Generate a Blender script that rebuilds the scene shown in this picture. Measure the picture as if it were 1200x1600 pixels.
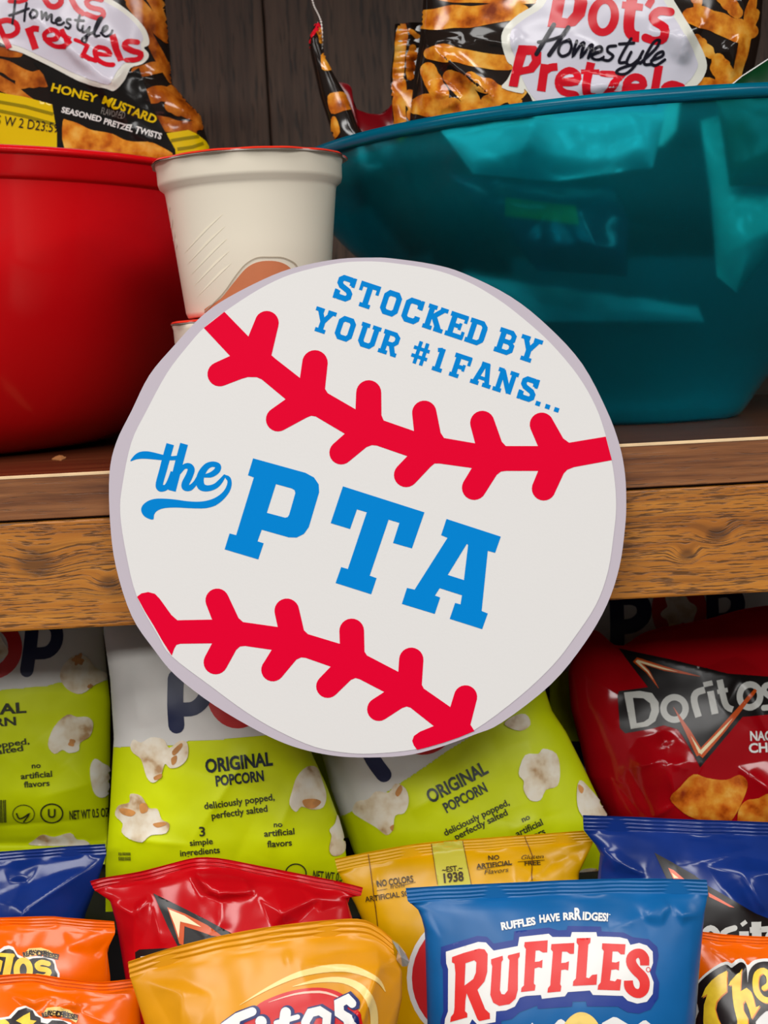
import bpy, bmesh, math, random
import numpy as np
from mathutils import Vector, Matrix, noise
from mathutils.bvhtree import BVHTree
from mathutils.geometry import delaunay_2d_cdt

for o in list(bpy.data.objects):
    bpy.data.objects.remove(o)
SC = bpy.context.scene
COL = SC.collection

# ------------------------------------------------------------------ camera
F = 2200.0                       # focal length in pixels of the 1200 x 1600 frame
PITCH, ROLL = math.radians(6.2), math.radians(3.0)
EYE = np.array((0.0, 0.0, 1.40))
_fw = np.array((0, math.cos(PITCH), -math.sin(PITCH)))
_r0 = np.array((1.0, 0, 0)); _u0 = np.array((0, math.sin(PITCH), math.cos(PITCH)))
_rt = math.cos(ROLL) * _r0 - math.sin(ROLL) * _u0
_up = math.sin(ROLL) * _r0 + math.cos(ROLL) * _u0
cd = bpy.data.cameras.new('camera'); cam = bpy.data.objects.new('camera', cd); COL.objects.link(cam)
cd.sensor_fit = 'VERTICAL'; cd.sensor_height = 36.0; cd.lens = F / 1600 * 36.0
cd.clip_start = 0.02
M = Matrix(((_rt[0], _up[0], -_fw[0], EYE[0]), (_rt[1], _up[1], -_fw[1], EYE[1]),
            (_rt[2], _up[2], -_fw[2], EYE[2]), (0, 0, 0, 1)))
cam.matrix_world = M
cd.dof.use_dof = True; cd.dof.focus_distance = 0.645; cd.dof.aperture_fstop = 20
SC.camera = cam

# ------------------------------------------------------------------ light
W = bpy.data.worlds.new('room_light'); SC.world = W; W.use_nodes = True
W.node_tree.nodes['Background'].inputs[0].default_value = (1.0, 0.97, 0.94, 1)
W.node_tree.nodes['Background'].inputs[1].default_value = 0.13

def area(name, loc, sx, sy, power, target=None, col=(1, .98, .955)):
    l = bpy.data.lights.new(name, 'AREA'); l.shape = 'RECTANGLE'; l.size = sx; l.size_y = sy
    l.energy = power; l.color = col
    o = bpy.data.objects.new(name, l); COL.objects.link(o); o.location = loc
    if target is not None:
        o.rotation_euler = (Vector(target) - Vector(loc)).to_track_quat('-Z', 'Y').to_euler()
    return o
# ceiling panels of the room in front of the bookcase (ceiling at 2.75 m)
area('unseen_panel_light', (-0.45, -0.45, 2.75), 0.6, 1.2, 22)
area('unseen_panel_light', (0.8, -1.5, 2.75), 0.6, 1.2, 28)
area('unseen_panel_light', (-0.4, -2.7, 2.75), 1.8, 0.9, 84)
for _x, _y in ((-2.4, -0.5), (2.4, -0.5), (-2.6, -2.7), (2.6, -2.7)):  # extra panels added out of view for highlights on side-tilted bag facets
    area('unseen_panel_light', (_x, _y, 2.75), 0.6, 1.2, 24)
SC.view_settings.view_transform = 'Standard'; SC.view_settings.look = 'None'
SC.view_settings.exposure = 0.0; SC.view_settings.gamma = 1.0
SC.view_settings.use_curve_mapping = False

# ------------------------------------------------------------------ helpers
def lin(c):
    c = c / 255.0
    return c / 12.92 if c <= 0.04045 else ((c + 0.055) / 1.055) ** 2.4
def rgb(r, g, b): return (lin(r), lin(g), lin(b), 1.0)

def rays(p):
    p = np.asarray(p, float).reshape(-1, 2)
    return _fw + np.outer((p[:, 0] - 600) / F, _rt) - np.outer((p[:, 1] - 800) / F, _up)
def at(px, py, Y):
    """world point seen at a pixel, standing Y metres in front of the eye"""
    d = rays([(px, py)])[0]
    return EYE + d * (Y / d[1])
def pix(P):
    q = np.asarray(P, float) - EYE
    z = q @ _fw
    return 600 + F * (q @ _rt) / z, 800 - F * (q @ _up) / z

class Plane:
    def __init__(s, px, py, Y, lean=0.0, yaw=0.0):
        s.O = at(px, py, Y)
        l, y = math.radians(lean), math.radians(yaw)
        s.N = np.array((math.sin(y) * math.cos(l), -math.cos(y) * math.cos(l), math.sin(l)))
    def hit(s, p, h=0.0):
        d = rays(p)
        t = ((s.O + s.N * h - EYE) @ s.N) / (d @ s.N)
        return EYE + d * t[:, None]
    def y_at_z(s, px, z):
        lo, hi = 400.0, 4000.0
        for _ in range(40):
            m = (lo + hi) / 2
            if s.hit([(px, m)])[0][2] > z: lo = m
            else: hi = m
        return lo

MATS = {}
def mat(name, col, rough=0.4, spec=0.5, metal=0.0, var=0.0, vscale=40.0, bump=0.0, bscale=200.0, coat=0.0, trans=0.0, ior=1.45, col2=None, emit=None):
    if name in MATS: return MATS[name]
    m = bpy.data.materials.new(name); m.use_nodes = True; nt = m.node_tree
    b = nt.nodes['Principled BSDF']
    b.inputs['Base Color'].default_value = col
    b.inputs['Roughness'].default_value = rough
    b.inputs['Specular IOR Level'].default_value = spec
    b.inputs['Metallic'].default_value = metal
    b.inputs['Coat Weight'].default_value = coat
    b.inputs['Coat Roughness'].default_value = 0.08
    b.inputs['Transmission Weight'].default_value = trans
    b.inputs['IOR'].default_value = ior
    tc = nt.nodes.new('ShaderNodeTexCoord')
    if var > 0 or col2:
        n = nt.nodes.new('ShaderNodeTexNoise'); n.inputs['Scale'].default_value = vscale; n.inputs['Detail'].default_value = 4
        nt.links.new(tc.outputs['Object'], n.inputs['Vector'])
        r = nt.nodes.new('ShaderNodeValToRGB')
        if col2:
            r.color_ramp.elements[0].color = col; r.color_ramp.elements[1].color = col2
        else:
            r.color_ramp.elements[0].color = tuple(c * (1 - var) for c in col[:3]) + (1,)
            r.color_ramp.elements[1].color = tuple(min(1, c * (1 + var)) for c in col[:3]) + (1,)
        r.color_ramp.elements[0].position = 0.35; r.color_ramp.elements[1].position = 0.65
        nt.links.new(n.outputs['Fac'], r.inputs['Fac']); nt.links.new(r.outputs['Color'], b.inputs['Base Color'])
    if bump > 0:
        n2 = nt.nodes.new('ShaderNodeTexNoise'); n2.inputs['Scale'].default_value = bscale; n2.inputs['Detail'].default_value = 3
        nt.links.new(tc.outputs['Object'], n2.inputs['Vector'])
        bp = nt.nodes.new('ShaderNodeBump'); bp.inputs['Strength'].default_value = bump; bp.inputs['Distance'].default_value = 0.001
        nt.links.new(n2.outputs['Fac'], bp.inputs['Height']); nt.links.new(bp.outputs['Normal'], b.inputs['Normal'])
    MATS[name] = m
    return m

def ramp_mat(name, stops, scale, rough=0.35, stretch=(1, 1, 1), detail=6, bump=0.0, distort=0.0, spec=0.5, rot=(0, 0, 0)):
    """print or wood colour from stretched noise"""
    m = bpy.data.materials.new(name); m.use_nodes = True; nt = m.node_tree
    b = nt.nodes['Principled BSDF']; b.inputs['Roughness'].default_value = rough
    b.inputs['Specular IOR Level'].default_value = spec
    tc = nt.nodes.new('ShaderNodeTexCoord'); mp = nt.nodes.new('ShaderNodeMapping')
    mp.inputs['Scale'].default_value = stretch; mp.inputs['Rotation'].default_value = rot
    nt.links.new(tc.outputs['Object'], mp.inputs['Vector'])
    n = nt.nodes.new('ShaderNodeTexNoise'); n.inputs['Scale'].default_value = scale; n.inputs['Detail'].default_value = detail
    n.inputs['Distortion'].default_value = distort
    nt.links.new(mp.outputs['Vector'], n.inputs['Vector'])
    r = nt.nodes.new('ShaderNodeValToRGB'); cr = r.color_ramp
    while len(cr.elements) < len(stops): cr.elements.new(0.5)
    for e, (p, c) in zip(cr.elements, stops): e.position = p; e.color = c
    nt.links.new(n.outputs['Fac'], r.inputs['Fac']); nt.links.new(r.outputs['Color'], b.inputs['Base Color'])
    if bump > 0:
        bp = nt.nodes.new('ShaderNodeBump'); bp.inputs['Strength'].default_value = bump; bp.inputs['Distance'].default_value = 0.001
        nt.links.new(n.outputs['Fac'], bp.inputs['Height']); nt.links.new(bp.outputs['Normal'], b.inputs['Normal'])
    MATS[name] = m
    return m

def empty(name, loc, label=None, cat=None, group=None):
    o = bpy.data.objects.new(name, None); COL.objects.link(o); o.location = tuple(loc); o.empty_display_size = 0.02
    if label: o['label'] = label
    if cat: o['category'] = cat
    if group: o['group'] = group
    return o
def obj(name, verts, faces, m, parent=None, smooth=False, label=None):
    """world-space verts, linked as one mesh under its parent"""
    me = bpy.data.meshes.new(name)
    off = np.array(parent_loc(parent)) if parent else np.zeros(3)
    v = np.asarray(verts, float) - off
    me.from_pydata([tuple(x) for x in v], [], [tuple(int(i) for i in f) for f in faces])
    me.validate()
    if m: me.materials.append(m)
    if smooth: me.polygons.foreach_set('use_smooth', [True] * len(me.polygons))
    me.update()
    o = bpy.data.objects.new(name, me); COL.objects.link(o)
    if parent: o.parent = parent
    if label: o['label'] = label
    return o
def parent_loc(p):
    l = Vector(p.location)
    while p.parent: p = p.parent; l = l + Vector(p.location)
    return l
def box(name, lo, hi, m, parent=None, bevel=0.0, seg=2, label=None):
    lo, hi = np.array(lo, float), np.array(hi, float)
    bm = bmesh.new(); bmesh.ops.create_cube(bm, size=1.0)
    for v in bm.verts: v.co = Vector((lo + hi) / 2) + Vector([v.co[i] * (hi - lo)[i] for i in range(3)])
    if bevel: bmesh.ops.bevel(bm, geom=bm.edges[:], offset=bevel, segments=seg, profile=0.5, affect='EDGES')
    vs = [tuple(v.co) for v in bm.verts]; bm.verts.index_update(); fs = [[v.index for v in f.verts] for f in bm.faces]
    bm.free()
    return obj(name, vs, fs, m, parent, label=label)

# ---- flat shapes in pixel coordinates: (verts N x 2, faces)
def z(x0, y0, s, pts): return [(x0 + p[0] * s, y0 + p[1] * s) + tuple(q * s for q in p[2:]) for p in pts]
def smooth(pts, n=6, closed=True):
    P = [np.array(p, float) for p in pts]; N = len(P); out = []
    for i in range(N if closed else N - 1):
        if closed: a, b, c, d = P[i - 1], P[i], P[(i + 1) % N], P[(i + 2) % N]
        else: a, b, c, d = P[max(i - 1, 0)], P[i], P[i + 1], P[min(i + 2, N - 1)]
        for k in range(n):
            t = k / n
            out.append(tuple(0.5 * (2 * b + (c - a) * t + (2 * a - 5 * b + 4 * c - d) * t * t + (3 * b - a - 3 * c + d) * t ** 3)))
    if not closed: out.append(tuple(P[-1]))
    return out
def arcs(items):
    """outline of points; ('c', p, q) adds a half-round tip from p to q, bulging to the left of p>q travel reversed"""
    out = []
    for it in items:
        if it[0] == 'c':
            p, q = np.array(it[1], float), np.array(it[2], float)
            c = (p + q) / 2; a = p - c; nrm = np.array((a[1], -a[0]))
            sgn = it[3] if len(it) > 3 else 1
            nrm = nrm * sgn
            for k in range(0, 13):
                t = math.pi * k / 12
                out.append(tuple(c + a * math.cos(t) - nrm * math.sin(t)))
        else: out.append(tuple(it))
    return out
def inside(pts, loops):
    x, y = pts[:, 0], pts[:, 1]; r = np.zeros(len(pts), bool)
    for L in loops:
        L = np.asarray(L); a = L; b = np.roll(L, -1, 0)
        for (x0, y0), (x1, y1) in zip(a, b):
            if y0 == y1: continue
            c = ((y0 > y) != (y1 > y)) & (x < (x1 - x0) * (y - y0) / (y1 - y0) + x0)
            r ^= c
    return r
def poly(outer, holes=(), step=0):
    loops = [list(outer)] + [list(h) for h in holes]
    V, E = [], []
    for L in loops:
        pts = []
        for i in range(len(L)):
            p, q = np.array(L[i][:2], float), np.array(L[(i + 1) % len(L)][:2], float)
            n = max(1, int(np.linalg.norm(q - p) / step)) if step else 1
            for k in range(n): pts.append(p + (q - p) * k / n)
        s = len(V); V += pts; E += [(s + i, s + (i + 1) % len(pts)) for i in range(len(pts))]
    if step:
        A = np.array(V); lo, hi = A.min(0), A.max(0)
        gx = np.arange(lo[0] + step / 2, hi[0], step); gy = np.arange(lo[1] + step / 2, hi[1], step * .87)
        if len(gx) and len(gy):
            G = np.array([(x + (step / 2 if j % 2 else 0), y) for j, y in enumerate(gy) for x in gx])
            G = G[inside(G, [np.array(L)[:, :2] for L in loops])]
            V += list(G)
    r = delaunay_2d_cdt([Vector((float(v[0]), float(v[1]))) for v in V], E, [], 0, 1e-4)
    ov = np.array([(v.x, v.y) for v in r[0]]); of = [f for f in r[2]]
    cen = np.array([ov[list(f)].mean(0) for f in of])
    k = inside(cen, [np.array([p[:2] for p in L]) for L in loops])
    return ov, [tuple(f) for f, q in zip(of, k) if q]
def ell(cx, cy, rx, ry=None, n=28, rot=0.0):
    ry = ry or rx; c, s = math.cos(math.radians(rot)), math.sin(math.radians(rot))
    return [(cx + rx * math.cos(t) * c - ry * math.sin(t) * s, cy + rx * math.cos(t) * s + ry * math.sin(t) * c) for t in [2 * math.pi * i / n for i in range(n)]]
def stroke(pts, w=None, closed=False, cap=True, sm=0, step=6):
    """a drawn line of width w (or third item of each point)"""
    P = [(p[0], p[1], (p[2] if len(p) > 2 else w)) for p in pts]
    if sm: P = smooth(P, sm, closed)
    P = np.array(P, float); n = len(P)
    if step:
        Q = []
        for i in range(n if closed else n - 1):
            a, b = P[i], P[(i + 1) % n]; m = max(1, int(np.linalg.norm((b - a)[:2]) / step))
            Q += [a + (b - a) * k / m for k in range(m)]
        if not closed: Q.append(P[-1])
        P = np.array(Q); n = len(P)
    if cap and not closed:
        def tip(p, q, w):
            d = p - q; d = d / max(np.linalg.norm(d), 1e-6); r = w / 2
            return [np.array((*(p + d * r * math.sin(t)), max(w * math.cos(t), 0.02))) for t in (0.5, 0.9, 1.2, 1.42, 1.55)]
        P = np.array(list(reversed(tip(P[0][:2], P[1][:2], P[0][2]))) + list(P) + tip(P[-1][:2], P[-2][:2], P[-1][2])); n = len(P)
    V, Fc = [], []
    for i in range(n):
        if closed: a, b = P[i - 1][:2], P[(i + 1) % n][:2]
        else: a, b = P[max(i - 1, 0)][:2], P[min(i + 1, n - 1)][:2]
        # mitre
        p = P[i][:2]
        d0 = p - a; d1 = b - p
        l0, l1 = np.linalg.norm(d0), np.linalg.norm(d1)
        d0 = d0 / l0 if l0 > 1e-6 else d1 / max(l1, 1e-6); d1 = d1 / l1 if l1 > 1e-6 else d0
        t = d0 + d1; t /= max(np.linalg.norm(t), 1e-6)
        nn = np.array((-t[1], t[0])); cs = max(0.55, abs(nn @ np.array((-d1[1], d1[0]))))
        h = P[i][2] / 2 / cs
        V += [p + nn * h, p, p - nn * h]
    for i in range(n if closed else n - 1):
        j = (i + 1) % n
        Fc += [(3 * i, 3 * i + 1, 3 * j + 1, 3 * j), (3 * i + 1, 3 * i + 2, 3 * j + 2, 3 * j + 1)]
    return np.array(V), Fc
_H = {}
def text(body, x, y, w, h, ang=0.0, bold=0.0, slant=0.0):
    """lettering with its baseline start at pixel x,y; w = width, h = capital height, ang = rise in degrees"""
    def tm(bd, off):
        c = bpy.data.curves.new('t', 'FONT'); c.body = bd; c.offset = off; c.resolution_u = 3; c.fill_mode = 'FRONT'
        o = bpy.data.objects.new('t', c); me = bpy.data.meshes.new_from_object(o)
        v = np.array([v.co[:2] for v in me.vertices]); f = [tuple(p.vertices) for p in me.polygons]
        bpy.data.objects.remove(o); bpy.data.curves.remove(c); bpy.data.meshes.remove(me)
        return v, f
    if 'H' not in _H: q = tm('H', 0)[0]; _H['H'] = q[:, 1].max()
    v, f = tm(body, bold)
    v = v.copy(); x0 = v[:, 0].min(); sx = w / (v[:, 0].max() - x0)
    X = (v[:, 0] - x0) * sx; Y = v[:, 1] * h / _H['H']; X = X + Y * slant
    a = math.radians(ang)
    return np.stack([x + X * math.cos(a) - Y * math.sin(a), y - X * math.sin(a) - Y * math.cos(a)], 1), f
def merge(shapes):
    V, Fc, s = [], [], 0
    for v, f in shapes:
        V.append(np.asarray(v, float)); Fc += [tuple(i + s for i in q) for q in f]; s += len(v)
    return np.concatenate(V), Fc
def union(shapes):
    """one clean flat shape from overlapping pieces"""
    v, f = merge(shapes); E = sorted({tuple(sorted((q[i], q[(i + 1) % len(q)]))) for q in f for i in range(len(q))})
    used = sorted({i for q in f for i in q}); mp = {o: k for k, o in enumerate(used)}
    r = delaunay_2d_cdt([Vector((float(v[i][0]), float(v[i][1]))) for i in used], [(mp[a], mp[b]) for a, b in E], [], 0, 1e-3)
    ov = np.array([(p.x, p.y) for p in r[0]]); of = [tuple(q) for q in r[2]]
    cen = np.array([ov[list(q)].mean(0) for q in of]); keep = np.zeros(len(of), bool)
    for q in f:
        P = v[list(q)]; lo, hi = P.min(0), P.max(0)
        c = np.where((~keep) & (cen[:, 0] >= lo[0]) & (cen[:, 0] <= hi[0]) & (cen[:, 1] >= lo[1]) & (cen[:, 1] <= hi[1]))[0]
        if len(c): keep[c] |= inside(cen[c], [P])
    return ov, [q for q, k in zip(of, keep) if k]
def refine(shape, L):
    v, f = shape
    bm = bmesh.new(); vs = [bm.verts.new((p[0], p[1], 0)) for p in v]
    for q in f:
        try: bm.faces.new([vs[i] for i in q])
        except ValueError: pass
    bmesh.ops.triangulate(bm, faces=bm.faces[:])
    for _ in range(4):
        e = [e for e in bm.edges if e.calc_length() > L]
        if not e: break
        bmesh.ops.subdivide_edges(bm, edges=e, cuts=1, use_grid_fill=False)
        bmesh.ops.triangulate(bm, faces=[q for q in bm.faces if len(q.verts) > 3])
    bm.verts.index_update()
    r = (np.array([x.co[:2] for x in bm.verts]), [tuple(x.index for x in q.verts) for q in bm.faces])
    bm.free(); return r

class Target:
    """a built thing that print can be laid on"""
    def __init__(s, root, verts, faces):
        s.root = root; s.bvh = BVHTree.FromPolygons([tuple(v) for v in verts], [tuple(f) for f in faces])
UNION = {'script_lettering', 'logo_lettering', 'logo_outline', 'stroke_lettering'}
SINGLE = {'title_lettering', 'popcorn_print', 'pretzel_print', 'chip_print', 'swoosh', 'peaks_print', 'logo_letter', 'flame_edge', 'flame_core', 'kernel_spots', 'yellow_band', 'band_stripe', 'seam_line', 'ripple_glow', 'embossed_mark', 'logo_backing', 'flavor_lettering'}
def decal(tg, name, m, shapes, layer=1, L=5.5, label=None, parent=None, gap=0.00022):
    if name in SINGLE and len(shapes) > 1:
        return [decal(tg, name, m, [s], layer + 0.12 * k / len(shapes), L, label, parent, gap) for k, s in enumerate(shapes)]
    if name in UNION: shapes = [union(shapes)]
    parts = [refine(s, L) if L else s for s in shapes]
    v, f = merge(parts)
    lift = np.concatenate([np.full(len(s[0]), 0.10 * (k % 12)) for k, s in enumerate(parts)])
    d = rays(v); out = np.zeros((len(v), 3)); ok = np.zeros(len(v), bool); e = Vector(EYE)
    for i in range(len(v)):
        dv = Vector(d[i]); h = tg.bvh.ray_cast(e, dv)
        if h[0] is None: continue
        n = h[1]
        if n.dot(dv) > 0: n = -n
        out[i] = h[0] + n * (gap * (layer + lift[i]) + 0.00012); ok[i] = True
    f = [q for q in f if all(ok[i] for i in q)]
    if not f: return None
    # faces towards the viewer
    ff = []
    for q in f:
        n = np.cross(out[q[1]] - out[q[0]], out[q[2]] - out[q[0]])
        ff.append(q if n @ (EYE - out[q[0]]) > 0 else tuple(reversed(q)))
    used = sorted({i for q in ff for i in q}); mp = {o: k for k, o in enumerate(used)}
    return obj(name, out[used], [tuple(mp[i] for i in q) for q in ff], m, parent or tg.root, smooth=True, label=label)

# ------------------------------------------------------------------ bookcase (the large structure)
SHELF_Y = 0.667                                    # front of the shelf
Z_TOP = at(600, 714.5, SHELF_Y)[2]                 # top of the shelf board
Z_MID = at(600, 784, SHELF_Y)[2]                   # joint between shelf edge and face rail
Z_BOT = at(600, 957.5, SHELF_Y)[2]                 # underside of the face rail
BACK_Y = 1.20
Z_LOW = at(419, 1450, 0.585)[2] - 0.165            # lower shelf that the chip bags stand on
Z_RISER = at(60, 1352, 0.80)[2]                    # step the popcorn bags stand on
Z_HIGH = Z_TOP + 0.55

def wood(name, stops, grain, fine, rough, knots=(), axis=0, tick=0.5, bump=0.4, coat=0.0, tickcol=(0.02, 0.01, 0.005, 1), tth=(0.60, 0.68), ts=(9, 260)):
    """plank colour: long streaks, short dark pores and knots, all along one axis"""
    m = bpy.data.materials.new(name); m.use_nodes = True; nt = m.node_tree; nd = nt.nodes; lk = nt.links
    b = nd['Principled BSDF']; b.inputs['Roughness'].default_value = rough; b.inputs['Coat Weight'].default_value = coat
    b.inputs['Coat Roughness'].default_value = 0.2
    tc = nd.new('ShaderNodeTexCoord'); vec = tc.outputs['Object']
    kd = None
    for (kx, kz, r) in knots:
        ds = nd.new('ShaderNodeVectorMath'); ds.operation = 'SUBTRACT'; ds.inputs[1].default_value = (kx, 0, kz)
        lk.new(tc.outputs['Object'], ds.inputs[0])
        sc = nd.new('ShaderNodeVectorMath'); sc.operation = 'MULTIPLY'; sc.inputs[1].default_value = (0.55, 0, 0.8)
        lk.new(ds.outputs[0], sc.inputs[0])
        ln = nd.new('ShaderNodeVectorMath'); ln.operation = 'LENGTH'; lk.new(sc.outputs[0], ln.inputs[0])
        mr = nd.new('ShaderNodeMapRange'); mr.inputs[1].default_value = 0; mr.inputs[2].default_value = r * 2.2
        mr.inputs[3].default_value = 1; mr.inputs[4].default_value = 0; mr.interpolation_type = 'SMOOTHSTEP'
        lk.new(ln.outputs['Value'], mr.inputs[0])
        if kd is None: kd = mr.outputs[0]
        else:
            mx = nd.new('ShaderNodeMath'); mx.operation = 'MAXIMUM'; lk.new(kd, mx.inputs[0]); lk.new(mr.outputs[0], mx.inputs[1]); kd = mx.outputs[0]
    if kd is not None:
        cb = nd.new('ShaderNodeCombineXYZ'); ml = nd.new('ShaderNodeMath'); ml.operation = 'MULTIPLY'; ml.inputs[1].default_value = 0.0045
        lk.new(kd, ml.inputs[0]); lk.new(ml.outputs[0], cb.inputs[2])
        ad = nd.new('ShaderNodeVectorMath'); lk.new(vec, ad.inputs[0]); lk.new(cb.outputs[0], ad.inputs[1]); vec = ad.outputs[0]
    # gentle waviness of the grain
    wn = nd.new('ShaderNodeTexNoise'); wn.inputs['Scale'].default_value = 14; wn.inputs['Detail'].default_value = 2
    lk.new(vec, wn.inputs['Vector'])
    wm = nd.new('ShaderNodeVectorMath'); wm.operation = 'SCALE'; wm.inputs['Scale'].default_value = 0.0035
    lk.new(wn.outputs['Color'], wm.inputs[0])
    wa = nd.new('ShaderNodeVectorMath'); lk.new(vec, wa.inputs[0]); lk.new(wm.outputs[0], wa.inputs[1]); vec = wa.outputs[0]
    def streak(along, across, detail, seed):
        mp = nd.new('ShaderNodeMapping'); s = [across, across, across]; s[axis] = along
        mp.inputs['Scale'].default_value = s; mp.inputs['Location'].default_value = (seed, seed * 2, seed * 3)
        lk.new(vec, mp.inputs['Vector'])
        n = nd.new('ShaderNodeTexNoise'); n.inputs['Scale'].default_value = 1; n.inputs['Detail'].default_value = detail; n.inputs['Roughness'].default_value = 0.6
        lk.new(mp.outputs[0], n.inputs['Vector']); return n.outputs['Fac']
    g = streak(grain[0], grain[1], 5, 1.3)
    r = nd.new('ShaderNodeValToRGB'); cr = r.color_ramp
    while len(cr.elements) < len(stops): cr.elements.new(0.5)
    for e, (p, c) in zip(cr.elements, stops): e.position = p; e.color = c
    lk.new(g, r.inputs['Fac']); col = r.outputs['Color']
    def darken(fac, amt, c):
        nonlocal col
        mu = nd.new('ShaderNodeMath'); mu.operation = 'MULTIPLY'; mu.inputs[1].default_value = amt; lk.new(fac, mu.inputs[0])
        mx = nd.new('ShaderNodeMix'); mx.data_type = 'RGBA'; lk.new(mu.outputs[0], mx.inputs['Factor'])
        lk.new(col, mx.inputs['A']); mx.inputs['B'].default_value = c; col = mx.outputs['Result']
    t = streak(ts[0], ts[1], 2, 5.1)
    tr = nd.new('ShaderNodeMapRange'); tr.inputs[1].default_value = tth[0]; tr.inputs[2].default_value = tth[1]; lk.new(t, tr.inputs[0])
    darken(tr.outputs[0], tick, tickcol)
    f = streak(fine[0], fine[1], 3, 9.7)
    fr = nd.new('ShaderNodeMapRange'); fr.inputs[1].default_value = 0.5; fr.inputs[2].default_value = 0.75; lk.new(f, fr.inputs[0])
    darken(fr.outputs[0], 0.45, tickcol)
    if kd is not None:
        k2 = nd.new('ShaderNodeMapRange'); k2.inputs[1].default_value = 0.55; k2.inputs[2].default_value = 0.9; lk.new(kd, k2.inputs[0])
        darken(k2.outputs[0], 0.6, (0.03, 0.012, 0.006, 1))
    lk.new(col, b.inputs['Base Color'])
    bp = nd.new('ShaderNodeBump'); bp.inputs['Strength'].default_value = bump; bp.inputs['Distance'].default_value = 0.0006; bp.invert = True
    lk.new(tr.outputs[0], bp.inputs['Height']); lk.new(bp.outputs[0], b.inputs['Normal'])
    MATS[name] = m; return m

bc = empty('bookcase', (0, 0.9, Z_LOW - 0.02), 'dark brown wooden bookcase with an oak-coloured rail under the middle shelf', 'bookcase')
def rel(px, py, Y, o): p = at(px, py, Y); q = parent_loc(o); return p[0] - q[0], p[2] - q[2]
kn = [rel(56, 880, SHELF_Y, bc) + (0.0062,), rel(170, 912, SHELF_Y, bc) + (0.0036,), rel(1122, 836, SHELF_Y, bc) + (0.0036,), rel(1074, 868, SHELF_Y, bc) + (0.0028,)]
m_rail = wood('oak_rail', [(0.25, rgb(132, 72, 16)), (0.45, rgb(178, 108, 30)), (0.62, rgb(200, 130, 44)), (0.8, rgb(212, 146, 58))], (7, 120), (12, 500), 0.5, kn, 0, tick=0.75, bump=0.35, tickcol=(0.035, 0.014, 0.004, 1), tth=(0.53, 0.60), ts=(75, 1250))
m_edge = wood('walnut_edge', [(0.25, rgb(88, 46, 22)), (0.5, rgb(132, 80, 42)), (0.75, rgb(160, 104, 60))], (14, 330), (20, 1100), 0.45, (), 0, tick=0.5, bump=0.2, ts=(60, 1200))
m_top = wood('walnut_top', [(0.25, rgb(64, 28, 14)), (0.5, rgb(96, 50, 26)), (0.75, rgb(122, 72, 40))], (6, 160), (10, 500), 0.3, (), 0, tick=0.3, bump=0.1)
m_back = wood('dark_back', [(0.25, rgb(60, 42, 30)), (0.5, rgb(86, 62, 46)), (0.75, rgb(104, 78, 58))], (7, 130), (9, 420), 0.6, (), 2, tick=0.75, bump=0.3, tickcol=(0.012, 0.008, 0.006, 1), tth=(0.55, 0.66), ts=(26, 300))
m_arris = mat('pale_trim', rgb(238, 205, 160), 0.4, var=0.1, vscale=60)
m_lowshelf = mat('dark_shelf', rgb(60, 42, 30), 0.5, var=0.2)
XL, XR = -0.62, 0.62
sb = box('shelf_board', (XL, SHELF_Y + 0.0012, Z_MID), (XR, BACK_Y, Z_TOP), m_top, bc)
box('shelf_edge', (XL, SHELF_Y, Z_MID + 0.0004), (XR, SHELF_Y + 0.0016, Z_TOP - 0.0004), m_edge, sb, 0.0003, 1)
# pale arris strip along the top of the edge band
obj('pale_arris', [(x, SHELF_Y + dy, Z_TOP + dz) for x in (XL, XR) for dy, dz in ((-0.0002, -0.0010), (-0.0002, 0.0), (0.0004, 0.0004), (0.0018, 0.0003), (0.0018, -0.0010))],
    [(0, 1, 6, 5), (1, 2, 7, 6), (2, 3, 8, 7), (3, 4, 9, 8), (4, 0, 5, 9)], m_arris, sb, label='thin pale front edge of the shelf')
box('face_rail', (XL, SHELF_Y + 0.001, Z_BOT), (XR, SHELF_Y + 0.02, Z_MID - 0.0008), m_rail, bc, 0.0012, 2, label='orange oak face rail with dark grain and knots')
# back planks
joint = at(417, 120, BACK_Y)[0]; pw = 0.142
k = math.floor((XL - joint) / pw)
while joint + k * pw < XR:
    a = joint + k * pw
    q = box('back_plank', (a + 0.0006, BACK_Y, Z_LOW - 0.02), (a + pw - 0.0006, BACK_Y + 0.012, Z_HIGH + 0.03), m_back, bc, 0.0012, 2)
    k += 1
box('back_sheet', (XL, BACK_Y + 0.0125, Z_LOW - 0.02), (XR, BACK_Y + 0.018, Z_HIGH + 0.03), m_lowshelf, bc)
for x0, x1 in ((XL - 0.03, XL), (XR, XR + 0.03)):
    box('unseen_side_panel', (x0, SHELF_Y - 0.005, Z_LOW - 0.1), (x1, BACK_Y + 0.018, Z_HIGH + 0.03), m_top, bc, 0.002)  # out of view; added to block light at the sides
box('lower_shelf_board', (XL, 0.50, Z_LOW - 0.02), (XR, BACK_Y, Z_LOW), m_lowshelf, bc, 0.001)
box('unseen_upper_shelf', (XL, SHELF_Y, Z_HIGH), (XR, BACK_Y, Z_HIGH + 0.03), m_top, bc, 0.001)  # out of view; added above, where it darkens the back planks

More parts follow.
